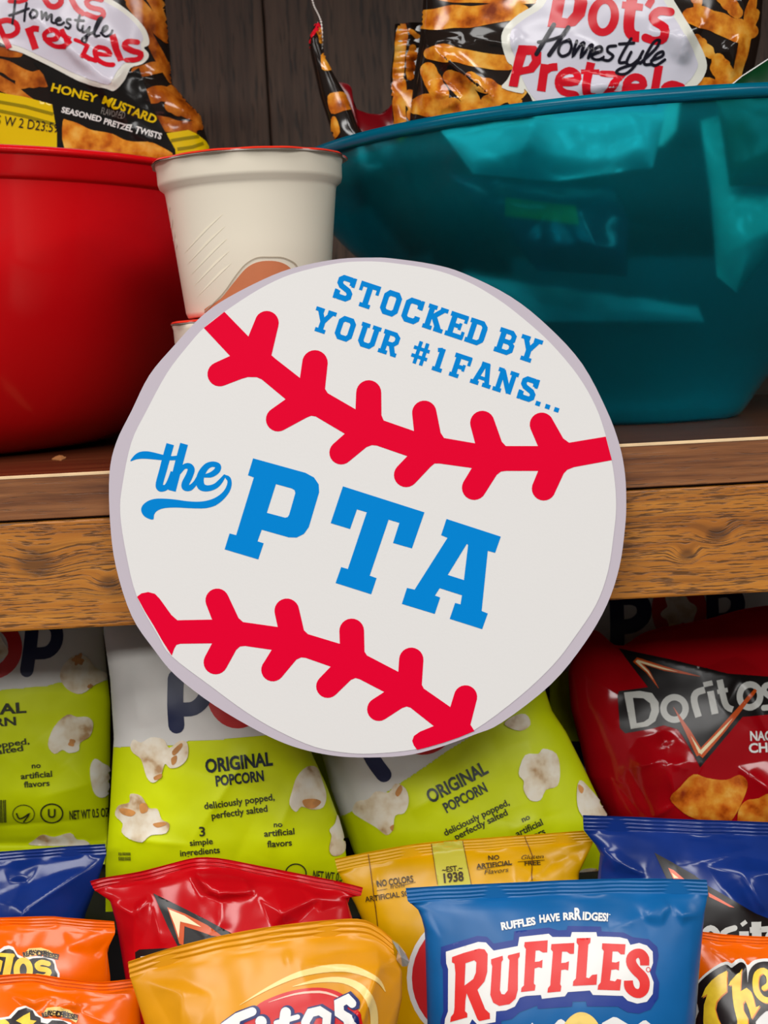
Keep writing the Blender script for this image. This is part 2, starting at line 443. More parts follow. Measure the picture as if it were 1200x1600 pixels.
# step behind the front rows, on which the popcorn bags stand
rs = empty('display_step', (0, 0.9, Z_LOW), 'black step box under the green popcorn bags, nearly hidden', 'box')
m_black = mat('black_card', rgb(16, 14, 14), 0.8, var=0.2)
box('step_top', (-0.34, 0.70, Z_RISER - 0.004), (0.40, 0.99, Z_RISER), m_black, rs, 0.001)
box('step_front', (-0.34, 0.70, Z_LOW), (0.40, 0.704, Z_RISER - 0.004), m_black, rs)
box('step_side', (-0.34, 0.705, Z_LOW), (-0.336, 0.99, Z_RISER - 0.004), m_black, rs)
box('step_side', (0.396, 0.705, Z_LOW), (0.40, 0.99, Z_RISER - 0.004), m_black, rs)

# small pale scuff chip on the shelf top
pc = at(92, 716, 0.70); pc[2] = Z_TOP
ch = z(0, 680, 1 / 6, [(485, 222), (520, 198), (560, 186), (590, 190), (598, 202), (622, 205), (610, 218), (575, 232), (530, 226)])
d = rays(ch); t = (Z_TOP + 0.0004 - EYE[2]) / d[:, 2]; V = EYE + d * t[:, None]
n = len(V); cm = (V.mean(0))
obj('wood_chip', list(V) + [cm + (0, 0, 0.0008)] + [v - (0, 0, 0.0004) for v in V], [(i, (i + 1) % n, n) for i in range(n)] + [(n + 1 + i, n + 1 + (i + 1) % n, (i + 1) % n, i) for i in range(n)], mat('chip_tan', rgb(190, 130, 75), 0.7, var=0.2), None)
ob = bpy.data.objects['wood_chip']; ob['label'] = 'tiny tan crumb lying on the shelf in front of the red bowl'; ob['category'] = 'crumb'

# ------------------------------------------------------------------ lathe things
def lathe(name, c, prof, m, parent, n=96, smoothf=True, cap0=False, wob=None, label=None):
    V, Fc = [], []
    for j, (r, zz) in enumerate(prof):
        for i in range(n):
            a = 2 * math.pi * i / n
            rr = r + (wob(a, j) if wob else 0)
            V.append((c[0] + rr * math.cos(a), c[1] + rr * math.sin(a), c[2] + zz))
    for j in range(len(prof) - 1):
        for i in range(n):
            k2 = (i + 1) % n
            Fc.append((j * n + i, j * n + k2, (j + 1) * n + k2, (j + 1) * n + i))
    if cap0: Fc.append(tuple(reversed(range(n))))
    o = obj(name, V, Fc, m, parent, smooth=smoothf, label=label)
    return o
def interp(prof, k=6):
    return [tuple(p) for p in smooth(prof, k, False)]

def bowl(label, cx_px, py, d_c, prof, m, rim, m_rim, t=0.0028):
    x = at(cx_px, py, d_c)[0]
    root = empty('mixing_bowl', (x, d_c, Z_TOP), label, 'bowl', 'two large plastic bowls on the shelf')
    outer = interp(prof, 7)
    inner = [(max(r - t, 0.001), zz + (t if i < 6 else t * .4)) for i, (r, zz) in enumerate(outer)]
    top = outer[-1][1]
    inner = [(r, min(zz, top - 0.0005)) for r, zz in inner]
    pr = [(0.0005, 0.0006)] + outer + [(outer[-1][0] - t * .5, top + 0.0008)] + list(reversed(inner)) + [(0.0005, t + 0.0006)]
    lathe('bowl_wall', (x, d_c, Z_TOP), pr, m, root, 128)
    lathe('rim', (x, d_c, Z_TOP), rim, m_rim, root, 128)
    return root, x
m_red = mat('red_plastic', rgb(236, 14, 24), 0.2, 0.5, bump=0.03, bscale=60, coat=0.15)
RH = at(-170, 209 + 9, 0.74)[2]
R_RED = 0.235
zr = at(0, 211, 0.706)[2] - Z_TOP
prof = [(0.12, 0.0), (0.145, 0.004), (0.170, 0.018), (0.190, 0.040), (0.207, 0.070), (0.220, 0.105), (0.227, zr - 0.018), (0.228, zr - 0.014)]
prof += [(0.2305, zr - 0.012), (0.2345, zr - 0.002), (R_RED, zr)]
bowl('large glossy opaque red plastic bowl', -185, 480, 0.94, prof, m_red,
     [(R_RED - 0.004, zr - 0.0005), (R_RED, zr - 0.002), (R_RED + 0.0018, zr - 0.0008), (R_RED + 0.002, zr + 0.001), (R_RED, zr + 0.0025), (R_RED - 0.004, zr + 0.001)], m_red)

# translucent teal plastic
m_teal = bpy.data.materials.new('teal_translucent_plastic'); m_teal.use_nodes = True
nt = m_teal.node_tree; b = nt.nodes['Principled BSDF']
b.inputs['Base Color'].default_value = (0.015, 0.60, 0.72, 1); b.inputs['Roughness'].default_value = 0.16
b.inputs['Transmission Weight'].default_value = 0.86; b.inputs['IOR'].default_value = 1.18; b.inputs['Specular IOR Level'].default_value = 0.5
m_trim = mat('teal_rim_plastic', rgb(0, 110, 140), 0.2, 0.5, trans=0.35, ior=1.3)
R_T = 0.213
zt = at(1000, 148, 0.668)[2] - Z_TOP
prof = [(0.050, 0.0), (0.055, 0.0012), (0.060, 0.006), (0.070, 0.020), (0.090, 0.040), (0.114, 0.060), (0.143, 0.083), (0.179, 0.112), (0.201, 0.138), (0.2095, zt - 0.012), (R_T, zt)]
TX = bowl('large translucent teal plastic bowl', 1005, 420, 0.88, prof, m_teal,
     [(R_T - 0.0032, zt - 0.002), (R_T, zt - 0.0045), (R_T + 0.002, zt - 0.003), (R_T + 0.0026, zt), (R_T + 0.001, zt + 0.0025), (R_T - 0.0032, zt + 0.0015)], m_trim)[1]

# ------------------------------------------------------------------ snack cups
m_cup = mat('cup_white', rgb(242, 232, 212), 0.3, 0.5, bump=0.05, bscale=30)
m_lid = mat('red_foil_lid', rgb(238, 58, 38), 0.35, 0.5)
m_foil = mat('foil_underside', rgb(205, 200, 192), 0.45, 0.5)
def cup(label, cxp, py_top, Yc, rf, rt, rb, zb, ztop):
    c = np.array((at(cxp, py_top, Yc)[0], Yc, zb)); H = ztop - zb
    root = empty('snack_cup', c, label, 'cup', 'stack of two snack cups')
    pr = [(0.0005, 0.004), (rb - 0.006, 0.004), (rb - 0.004, 0.0), (rb - 0.001, 0.0006), (rb, 0.003), (rb + (rt - rb) * .5, H * .46), (rt - 0.0005, H - 0.0165), (rt, H - 0.0145), (rt + 0.0024, H - 0.0125), (rt + 0.003, H - 0.0105), (rt + 0.0032, H - 0.004), (rt + 0.0038, H - 0.002), (rf - 0.001, H - 0.0012), (rf - 0.001, H - 0.0004), (0.0005, H - 0.0004)]
    def wob(a, j):
        return 0.0
    body = lathe('cup_body', c, pr, m_cup, root, 96)
    def wl(a, j): return (0.0006 * math.sin(9 * a) + 0.0004 * math.sin(17 * a + 1)) if j >= 2 else 0
    lathe('lid', c, [(0.0005, H + 0.0004), (rf * .9, H + 0.0004), (rf + 0.0002, H + 0.0001), (rf + 0.0012, H - 0.0009)], m_lid, root, 144, wob=wl, label='red foil lid')
    lathe('lid_underside', c, [(rt + 0.003, H - 0.0005), (rf + 0.0002, H - 0.0006), (rf + 0.001, H - 0.0014)], m_foil, root, 144, wob=wl)
    return root, body, c
zc0 = at(405, 497, 0.735)[2]; zc1 = at(392, 252, 0.735)[2]
r1, body1, cc = cup('upper white snack cup with red foil lid, stacked on another cup', 397, 380, 0.735, 0.0488, 0.0440, 0.0370, zc0 + 0.001, zc1)
cup('lower white snack cup, only its lid edge showing beside the round sign', 408, 600, 0.737, 0.0437, 0.0401, 0.034, Z_TOP, zc0 - 0.0002)
# the print on the upper cup
vb = [tuple(body1.matrix_world @ v.co) if False else tuple(np.array(v.co) + np.array(parent_loc(r1))) for v in body1.data.vertices]
tg = Target(r1, vb, [tuple(p.vertices) for p in body1.data.polygons])
arch = z(230, 230, 0.275, [(330, 940), (420, 860), (500, 760), (560, 690), (620, 655), (690, 645), (760, 655), (815, 690), (880, 780), (930, 1000), (600, 1010)])
decal(tg, 'arch_print', mat('arch_orange', rgb(206, 122, 82), 0.4, var=0.06), [poly(smooth(arch, 4), step=8)], 1)
line = z(230, 230, 0.275, [(330, 935), (430, 835), (505, 730), (560, 665), (625, 628), (700, 625), (770, 628), (830, 655), (850, 680)])
decal(tg, 'arch_outline', mat('arch_tan_line', rgb(176, 160, 138), 0.5), [stroke(line, 1.6, sm=4)], 2)  # tan line around the arch print
rib = [stroke(z(230, 230, 0.275, [(215 + 18 * i, 600 + 62 * i, 1), (330 + 20 * i, 470 + 62 * i, 13), (430 + 12 * i, 380 + 70 * i, 1)]), sm=4) for i in range(5)]
decal(tg, 'ripple_glow', mat('cup_ripple', rgb(250, 240, 216), 0.3), rib, 1, gap=0.00002)  # flat pale strokes; the cream glow on the ripples is put into their colour
emb = [stroke(z(230, 230, 0.275, p), 1.2, sm=3) for p in ([(122, 320), (130, 340), (124, 360)], [(135, 380), (145, 420), (138, 455)], [(150, 470), (158, 500), (152, 530)], [(160, 520), (170, 550), (166, 570)])]
decal(tg, 'embossed_mark', mat('cup_emboss', rgb(250, 246, 236), 0.3), emb, 1)

# ------------------------------------------------------------------ round sign
SGN = Plane(575, 793, 0.652, lean=5)
o_pts = smooth([(171, 740), (181.7, 691), (205.5, 642), (233.5, 586), (272, 540), (314, 495), (356, 465), (426, 430), (475, 414.5), (531, 404.5), (580, 402.5), (612.5, 403.8), (675.5, 412.8), (724.5, 427), (798, 463.5), (857.5, 511), (910, 569), (948.5, 642), (967.8, 694.5), (976.5, 740), (978.5, 785.5), (976.5, 825), (968, 885), (948.5, 944.5), (913.5, 1005), (861, 1069), (784, 1129), (742, 1147.5), (682, 1169), (630, 1181), (560, 1183.5), (510, 1179), (457, 1166), (405, 1143), (335, 1102), (275, 1056), (240, 1014), (205.5, 962), (181, 885), (172, 815)], 4)
w_pts = smooth([(188, 802), (191.5, 757), (205.5, 691), (229, 642), (261, 583), (293, 541), (319, 512), (350.5, 487.5), (405, 452), (457, 428), (524, 412), (570, 408.5), (612.5, 411), (675.5, 421), (728, 439), (777, 467), (819, 499), (861, 537), (903, 587), (931, 636), (946.8, 682), (955.5, 719), (961, 757), (962.5, 795), (959, 833), (950, 892), (931, 945), (896, 998), (864, 1039), (812, 1088), (742, 1140), (693, 1158.5), (647, 1171), (590, 1177), (545, 1176.5), (492, 1167), (433, 1141), (384, 1112), (328, 1071), (268, 1025), (247, 993), (214, 932), (197, 864)], 4)
T = 0.0035
root = empty('round_sign', SGN.hit([(575, 1183)])[0], 'round white baseball sign with red stitching and blue lettering, propped on the shelf front', 'sign')
A = SGN.hit(o_pts); B = A - SGN.N * T; n = len(A)
vv, ff = poly(o_pts, step=60)
Af = SGN.hit(vv); flip = np.cross(Af[ff[0][1]] - Af[ff[0][0]], Af[ff[0][2]] - Af[ff[0][0]]) @ SGN.N < 0
ff = [tuple(reversed(q)) if flip else q for q in ff]
nb = len(Af); V = np.concatenate([Af, Af - SGN.N * T]); Fc = ff + [tuple(reversed([i + nb for i in q])) for q in ff]
m_ring = mat('sign_ring', rgb(196, 186, 196), 0.55, 0.12)
m_brd = mat('sign_core', rgb(226, 216, 220), 0.6, 0.3)
obj('sign_board', V, Fc, m_ring, root, label='lavender grey border of the sign')
obj('sign_edge', np.concatenate([A, B]), [(i, (i + 1) % n, n + (i + 1) % n, n + i) for i in range(n)], m_brd, root)
stg = Target(root, Af, ff)
def sign(name, m, shapes, layer, label=None): return decal(stg, name, m, shapes, layer, L=0, label=label, gap=0.00012)
m_wh = mat('sign_white', rgb(228, 226, 224), 0.5, 0.15, bump=0.04, bscale=900)
m_sr = mat('sign_red', rgb(229, 0, 48), 0.55, 0.05); m_bl = mat('sign_blue', rgb(0, 132, 212), 0.55, 0.05)
sign('ball_face', m_wh, [poly(w_pts, step=60)], 1)
z1 = lambda *p: z(160, 390, .35, p); z2 = lambda *p: z(560, 390, .35, p); z3 = lambda *p: z(160, 780, .35, p); z4 = lambda *p: z(560, 780, .35, p)
def C(f, p, q, s=1): a, c = f(p, q); return [('c', a, c, s)]
def C2(f, p, g, q, s=1): return [('c', f(p)[0], g(q)[0], s)]
top = z1((545, 278), (652, 388)) + C(z1, (682, 315), (786, 340)) + z1((755, 472), (772, 487), (882, 573)) + C(z1, (892, 505), (1006, 507)) + z1((994, 622), (1006, 641), (1130, 713)) + C2(z1, (1133, 638), z2, (102, 640)) + \
      z2((103, 740), (113, 763), (248, 810)) + C(z2, (240, 735), (348, 722)) + z2((367, 818), (382, 841), (521, 865)) + C(z2, (500, 786), (606, 762)) + z2((640, 858), (658, 877), (801, 877)) + C(z2, (768, 800), (868, 762)) + \
      z2((914, 843), (940, 862), (1104, 835), (1131, 940), (962, 971), (932, 983), (916, 1000)) + C(z2, (878, 1082), (776, 1052)) + z2((802, 988), (660, 988), (636, 991), (617, 1006)) + C(z2, (565, 1088), (468, 1038)) + \
      z2((506, 975), (362, 955), (340, 955), (324, 968)) + C(z2, (252, 1044), (174, 968)) + z2((218, 922), (82, 875), (60, 873), (36, 882)) + C2(z1, (1102, 945), z1, (1030, 868)) + z1((1082, 822), (952, 745), (932, 742), (912, 750)) + \
      C(z1, (812, 804), (756, 712)) + z1((818, 668), (712, 580), (690, 570), (650, 569), (622, 577)) + C(z1, (546, 606), (502, 506)) + z1((570, 475), (453, 350))
bot = z3((155, 435), (175, 420), (205, 414), (235, 422), (257, 445), (308, 516), (335, 540), (490, 537)) + C(z3, (464, 470), (562, 432)) + z3((608, 530), (628, 548), (783, 570)) + C(z3, (769, 506), (878, 490)) + z3((900, 585), (918, 602), (1060, 645)) + \
      C(z3, (1058, 590), (1168, 585)) + z3((1170, 680)) + z4((38, 697), (178, 770)) + C(z4, (182, 712), (290, 720)) + z4((283, 828), (292, 845), (410, 927)) + C(z4, (427, 872), (529, 892)) + z4((500, 1006), (518, 1034), (450, 1062), (380, 1086), (300, 1109), (262, 1118)) + \
      z4((247, 1098), (240, 1078), (248, 1056), (275, 1037), (336, 1012), (232, 930), (215, 925), (195, 932)) + C(z4, (118, 982), (64, 893)) + z4((115, 860)) + z3((1148, 803), (1130, 798), (1110, 806)) + C(z3, (1042, 872), (970, 798)) + z3((1019, 747), (908, 708), (887, 706), (866, 716)) + \
      C(z3, (800, 795), (722, 727)) + z3((756, 672), (638, 655), (615, 657), (598, 672)) + C(z3, (554, 752), (458, 703)) + z3((490, 643), (348, 645), (331, 650), (322, 665), (310, 698), (270, 635), (230, 565), (190, 500))
sign('stitching', m_sr, [poly(arcs(top)), ], 2, 'upper red baseball stitching')
sign('stitching', m_sr, [poly(arcs(bot)), ], 2, 'lower red baseball stitching')
zp = lambda *p: z(340, 700, .383333, p)
PTA = [poly(zp((145, 42), (358, 101), (393, 120), (412, 148), (414, 180), (372, 322), (352, 350), (322, 365), (290, 364), (180, 333), (163, 380), (188, 388), (166, 454), (29, 413), (49, 348), (76, 355), (148, 120), (124, 111)), [zp((238, 147), (303, 165), (314, 172), (317, 184), (292, 272), (286, 281), (276, 284), (201, 264))]),
       poly(zp((511, 156), (843, 262), (792, 409), (715, 387), (741, 305), (697, 292), (620, 520), (648, 530), (626, 596), (481, 550), (504, 485), (531, 493), (608, 262), (568, 250), (540, 330), (461, 306))),
       poly(zp((933, 289), (1154, 361), (1131, 427), (1101, 419), (1076, 664), (1101, 674), (1078, 738), (946, 696), (968, 631), (990, 637), (996, 600), (905, 571), (886, 601), (907, 609), (885, 676), (751, 635), (772, 570), (803, 577), (937, 366), (911, 355)), [zp((1016, 390), (1021, 396), (1004, 538), (938, 517))])]
sign('lettering', m_bl, PTA, 2, 'large blue slab letters PTA')
# small slab capitals, drawn as strokes in a unit cell (x across, y up)
w_ = .215
GL = {
 'S': [([(.25, .66), (.25, .80), (.15, .89), (-.15, .89), (-.25, .80), (-.25, .66), (-.16, .56), (.16, .44), (.25, .34), (.25, .20), (.15, .11), (-.15, .11), (-.25, .20), (-.25, .36)], .22), ([(.29, .62), (.29, 1.0)], .13), ([(-.29, .0), (-.29, .38)], .13)],
 'T': [([(-.41, .90), (.41, .90)], .20), ([(-.345, .62), (-.345, .95)], .13), ([(.345, .62), (.345, .95)], .13), ([(0, .9), (0, .1)], .23), ([(-.22, .085), (.22, .085)], .17)],
 'O': [([(-.26, .24), (-.26, .76), (-.15, .89), (.15, .89), (.26, .76), (.26, .24), (.15, .11), (-.15, .11)], .22, 1)],
 'C': [([(.26, .64), (.26, .78), (.15, .89), (-.15, .89), (-.26, .78), (-.26, .22), (-.15, .11), (.15, .11), (.26, .22), (.26, .34)], .22), ([(.30, .62), (.30, 1.0)], .13)],
 'K': [([(-.23, .05), (-.23, .95)], .22), ([(-.40, .085), (-.02, .085)], .17), ([(-.40, .915), (-.04, .915)], .17), ([(.25, .92), (-.15, .48)], .2), ([(-.08, .58), (.27, .08)], .22), ([(.10, .915), (.42, .915)], .17), ([(.06, .085), (.44, .085)], .17)],
 'E': [([(-.2, .05), (-.2, .95)], .22), ([(-.38, .905), (.34, .905)], .19), ([(-.38, .095), (.36, .095)], .19), ([(-.2, .5), (.12, .5)], .17), ([(.29, .68), (.29, .95)], .13), ([(.31, .05), (.31, .34)], .13), ([(.12, .36), (.12, .64)], .12)],
 'D': [([(-.2, .05), (-.2, .95)], .22), ([(-.38, .905), (.12, .905), (.26, .77), (.26, .23), (.12, .095), (-.38, .095)], .19), ([(.26, .75), (.26, .25)], .22)],
 'B': [([(-.2, .05), (-.2, .95)], .22), ([(-.38, .905), (.12, .905), (.24, .80), (.24, .62), (.14, .51), (-.2, .51)], .19), ([(.14, .51), (.27, .40), (.27, .21), (.14, .095), (-.38, .095)], .19)],
 'Y': [([(-.26, .92), (0, .45)], .2), ([(.26, .92), (0, .45)], .2), ([(0, .5), (0, .1)], .22), ([(-.22, .085), (.22, .085)], .17), ([(-.44, .915), (-.08, .915)], .17), ([(.08, .915), (.44, .915)], .17)],
 'U': [([(-.25, .95), (-.25, .24), (-.14, .11), (.14, .11), (.25, .24), (.25, .95)], .22), ([(-.42, .915), (-.06, .915)], .17), ([(.06, .915), (.42, .915)], .17)],
 'R': [([(-.2, .05), (-.2, .95)], .22), ([(-.38, .905), (.12, .905), (.25, .79), (.25, .6), (.12, .46), (-.2, .46)], .19), ([(.06, .48), (.25, .08)], .21), ([(-.38, .085), (.0, .085)], .17), ([(.16, .085), (.40, .085)], .17)],
 '#': [([(-.08, .02), (-.08 + .0, .98)], .15), ([(.2, .02), (.2, .98)], .15), ([(-.30, .33), (.38, .33)], .15), ([(-.30, .67), (.38, .67)], .15)],
 '1': [([(0, .05), (0, .98)], .22), ([(-.2, .085), (.22, .085)], .17), ([(-.20, .86), (.0, .93)], .17)],
 'F': [([(-.2, .05), (-.2, .95)], .22), ([(-.38, .905), (.34, .905)], .19), ([(-.2, .47), (.12, .47)], .17), ([(.29, .62), (.29, .95)], .13), ([(.12, .33), (.12, .61)], .12), ([(-.38, .085), (.02, .085)], .17)],
 'A': [([(-.06, .95), (-.27, .08)], .2), ([(.06, .95), (.27, .08)], .2), ([(-.16, .33), (.16, .33)], .15), ([(-.2, .915), (.14, .915)], .17), ([(-.44, .085), (-.08, .085)], .17), ([(.08, .085), (.44, .085)], .17)],
 'N': [([(-.25, .05), (-.25, .95)], .2), ([(.25, .05), (.25, .95)], .2), ([(-.25, .92), (.25, .08)], .21), ([(-.44, .085), (-.08, .085)], .17), ([(-.44, .915), (-.2, .915)], .17), ([(.07, .915), (.43, .915)], .17)],
 '.': [([(0, .0), (0, .19)], .2)],
}
def slab(chars, cap, ang, f):
    out = []; a = math.radians(ang); c, s = math.cos(a), math.sin(a)
    for ch, x, y in chars:
        for g in GL[ch]:
            pts = [(x + (u * c + v * s) * cap, y + (u * s - v * c) * cap, g[1] * cap) for u, v in g[0]]
            out.append(stroke(f(*pts), closed=len(g) > 2, cap=False, step=0))
    return out
zt_ = lambda *p: z(470, 410, .35, p)
L1 = [('S', 179, 169), ('T', 281, 202), ('O', 385, 236), ('C', 481, 270), ('K', 582, 303), ('E', 680, 336), ('D', 768, 365), ('B', 899, 408), ('Y', 1001, 441)]
L2 = [('Y', 83, 313), ('O', 182, 348), ('U', 285, 381), ('R', 381, 412), ('#', 513, 456), ('1', 603, 486), ('F', 698, 517), ('A', 798, 551), ('N', 898, 584), ('S', 998, 617), ('.', 1055, 640), ('.', 1098, 654), ('.', 1138, 668)]
sign('stroke_lettering', m_bl, slab(L1, 112, 18.4, zt_) + slab(L2, 108, 18.4, zt_), 2, 'small blue slab capitals in two lines')
zs = lambda *p: z(180, 660, .183333, p)
the = [poly(smooth(zs((130, 330), (165, 280), (210, 252), (270, 246), (330, 256), (410, 276), (480, 287), (545, 284), (535, 318), (470, 323), (400, 322), (330, 315), (240, 309), (180, 315)), 4)),
       stroke(zs((470, 185, 66), (440, 290, 66), (408, 410, 64), (378, 520, 62), (384, 556, 62), (412, 560, 56), (442, 545, 46), (468, 490, 40), (490, 420, 34)), cap=False, sm=4, step=0),
       stroke(zs((588, 183, 68), (548, 330, 68), (515, 460, 68), (484, 583, 66)), cap=False, step=0),
       stroke(zs((552, 430, 22), (585, 380, 40), (625, 372, 52), (648, 400, 60), (632, 455, 62), (600, 520, 64), (602, 552, 62), (640, 556, 50), (680, 520, 40), (712, 470, 40), (735, 430, 40)), sm=4, step=0),
       stroke(zs((765, 455, 30), (820, 445, 46), (868, 410, 52), (876, 372, 50), (835, 356, 46), (785, 372, 52), (742, 425, 60), (722, 490, 66), (735, 545, 66), (785, 562, 52), (850, 545, 46), (895, 505, 40), (932, 455, 24)), sm=4, step=0),
       poly(smooth(zs((930, 450), (965, 455), (988, 482), (993, 530), (975, 590), (925, 655), (860, 705), (790, 728), (720, 733), (620, 730), (520, 725), (440, 728), (390, 738), (350, 760), (332, 790), (326, 826), (290, 822), (250, 800), (226, 765), (224, 730), (245, 695), (290, 665), (350, 650), (430, 650), (520, 658), (620, 672), (720, 675), (800, 662), (870, 632), (925, 585), (952, 535), (957, 500), (945, 482)), 3))]
sign('stroke_lettering', m_bl, the, 2, 'blue script word the with a swash')

# ------------------------------------------------------------------ bags
def resample(pts, n, ts=None):
    P = np.array(pts, float)[:, :2]
    d = np.concatenate([[0], np.cumsum(np.linalg.norm(np.diff(P, axis=0), axis=1))]); d /= d[-1]
    t = np.linspace(0, 1, n) if ts is None else ts
    return np.stack([np.interp(t, d, P[:, 0]), np.interp(t, d, P[:, 1])], 1)
def sm_open(pts): return smooth(pts, 5, False) if len(pts) > 2 else pts

def bag(name, label, cat, group, Y, top, left, right, m, bottom=None, zfloor=None, lean=8, yaw=0, bulge=0.018, back=0.012, seal=20, m_seal=None,
        creases=(), crumple=8, amp=1.0, seed=1, gather=0.6, ridges=4, ramp=0.4, ns=128, ntb=150, zones=(), crease_gain=1.3, peaks=(), seal_amp=0.0005, bottom_seal=0, edge_pow=2.6, wave=0.0006):
    """a filled pillow bag: outline traced on its own standing plane, then blown up front and back"""
    rnd = random.Random(seed)
    cx = (top[0][0] + top[-1][0]) / 2; cy = (top[0][1] + top[-1][1]) / 2
    pl = Plane(cx, cy, Y, lean, yaw)
    if zfloor is not None:
        yl, yr = pl.y_at_z(left[-1][0], zfloor), pl.y_at_z(right[-1][0], zfloor)
        left = list(left) + [(left[-1][0], yl)]; right = list(right) + [(right[-1][0], yr)]
    if bottom is None: bottom = [left[-1], right[-1]]
    # rows: dense in the seals
    Ll = np.sum(np.linalg.norm(np.diff(np.array(left)[:, :2], axis=0), axis=1))
    ts = max(seal / Ll, 1e-4); tb = bottom_seal / Ll
    nr = 17 if seal else 2
    rows = np.concatenate([np.linspace(0, ts, nr)[:-1], np.linspace(ts, 1 - tb, ntb), (np.linspace(1 - tb, 1, 13)[1:] if tb else [])])
    S = np.linspace(0, 1, ns); S = 0.5 - 0.5 * np.cos(np.pi * S) * (0.35) - 0.65 * (0.5 - S)   # denser at sides
    S = (S - S[0]) / (S[-1] - S[0])
    cT, cB = resample(sm_open(top), ns, S), resample(bottom, ns, S)
    cL, cR = resample(left, 0, rows), resample(right, 0, rows)
    s, t = S[None, :, None], rows[:, None, None]
    P = (1 - t) * cT[None] + t * cB[None] + (1 - s) * cL[:, None] + s * cR[:, None] - ((1 - s) * (1 - t) * cT[0] + s * (1 - t) * cT[-1] + (1 - s) * t * cB[0] + s * t * cB[-1])
    nt_, nsn = len(rows), ns
    ss, tt = np.meshgrid(S, rows)
    tp = np.clip((tt - ts) / max(1 - ts - tb, 1e-6), 0, 1)
    side = np.clip(1 - np.abs(2 * ss - 1) ** edge_pow, 0, 1) ** 0.55
    up = 1 - (1 - np.clip(tp / ramp, 0, 1)) ** 2
    dn = 1 - (1 - np.clip((1 - tp) / 0.25, 0, 1)) ** 2
    body = up ** 0.85 * dn
    inb = ((tt > ts) & (tt < 1 - tb)).astype(float)
    prof = side * body * inb
    h = bulge * prof
    X, Yp = P[:, :, 0], P[:, :, 1]
    cr = np.zeros_like(h)
    # random folds plus the ones named by the caller
    x0, x1, y0, y1 = X.min(), X.max(), Yp.min(), Yp.max()
    cl = [(c[0], c[1], c[2], c[3], c[4] * crease_gain) + tuple(c[5:]) for c in creases]
    for _ in range(crumple):
        cxr, cyr = rnd.uniform(x0, x1), rnd.uniform(y0, min(y1, y0 + 420)); a = rnd.uniform(0, math.pi); L = rnd.uniform(30, 120)
        cl.append((cxr - math.cos(a) * L, cyr - math.sin(a) * L, cxr + math.cos(a) * L, cyr + math.sin(a) * L, rnd.choice((-1, 1)) * rnd.uniform(.4, 1.3) * amp, rnd.uniform(18, 46)))
    for c in cl:
        ax, ay, bx_, by_, am, wd = c[:6]
        dx, dy = bx_ - ax, by_ - ay; L2 = dx * dx + dy * dy + 1e-9
        u = ((X - ax) * dx + (Yp - ay) * dy) / L2; uc = np.clip(u, 0, 1)
        dist = np.hypot(X - ax - uc * dx, Yp - ay - uc * dy)
        tap = np.sin(np.pi * np.clip(uc, 0.02, 0.98)) ** 0.6
        k_ = dist / wd
        if len(c) > 6 and c[6] == 'g': g = np.exp(-k_ * k_)
        else: g = np.exp(-1.2 * k_)
        cr += am * 0.001 * tap * g
    # flat-sided dents and peaks of the stiff film
    for (ax, ay), hh, base in peaks:
        for k_ in range(len(base)):
            (bx_, by_), (cx_, cy_) = base[k_], base[(k_ + 1) % len(base)]
            D = (by_ - cy_) * (ax - cx_) + (cx_ - bx_) * (ay - cy_)
            if abs(D) < 1e-6: continue
            wa = ((by_ - cy_) * (X - cx_) + (cx_ - bx_) * (Yp - cy_)) / D
            wb = ((cy_ - ay) * (X - cx_) + (ax - cx_) * (Yp - cy_)) / D
            ins = (wa >= 0) & (wb > -1e-9) & (1 - wa - wb >= 0)
            cr = cr + np.where(ins, hh * 0.001 * wa, 0)
    # gathers below the seal
    ph = rnd.uniform(0, 6)
    ga = np.sin(ss * 23 + ph + 1.5 * np.sin(ss * 9 + ph)) * np.exp(-tp / 0.10) * (tp > 0)
    nz = np.array([noise.noise(Vector((x / 70, y / 70, seed * 3.1))) + 0.5 * noise.noise(Vector((x / 30, y / 30, seed * 7.7))) for x, y in zip(X.ravel(), Yp.ravel())]).reshape(X.shape)
    mask = np.clip(side * 1.2, 0, 1) * np.clip(tp / 0.05, 0, 1) * np.clip((1 - tp) / 0.05, 0, 1) * inb
    h = h + mask * (cr + wave * nz * amp) + ga * gather * 0.0012 * inb * side * np.clip(tp / 0.02, 0, 1)
    # crimped seal
    inS = (tt <= ts)
    if seal: h = h + inS * (seal_amp * np.cos(2 * math.pi * ridges * tt / ts) * 0.5 + 0.0012 * np.sin(ss * 11 + ph) * np.clip(tt / ts, 0, 1) * .5 + 0.0006 * np.sin(ss * 31 + 2 * ph))
    if tb: h = h + (tt >= 1 - tb) * seal_amp * np.cos(2 * math.pi * ridges * (tt - 1 + tb) / tb) * .5
    base = pl.hit(P.reshape(-1, 2))
    front = base + pl.N * h.reshape(-1, 1)
    bk = base - pl.N * (0.0006 + back * prof.reshape(-1, 1))
    idx = lambda i, j: i * nsn + j
    rl = pl.hit([((left[-1][0] + right[-1][0]) / 2, (left[-1][1] + right[-1][1]) / 2)])[0]
    root = empty(name, rl, label, cat, group)
    rs_ = nr - 1
    def grid(i0, i1, src, step=1, rev=False):
        js = list(range(0, nsn, step));  js = js if js[-1] == nsn - 1 else js + [nsn - 1]
        is_ = list(range(i0, i1, step)); is_ = is_ if is_[-1] == i1 - 1 else is_ + [i1 - 1]
        V = [src[idx(i, j)] for i in is_ for j in js]; w = len(js)
        Fq = [(a * w + q, (a + 1) * w + q, (a + 1) * w + q + 1, a * w + q + 1) for a in range(len(is_) - 1) for q in range(w - 1)]
        if rev: Fq = [tuple(reversed(f)) for f in Fq]
        return V, Fq
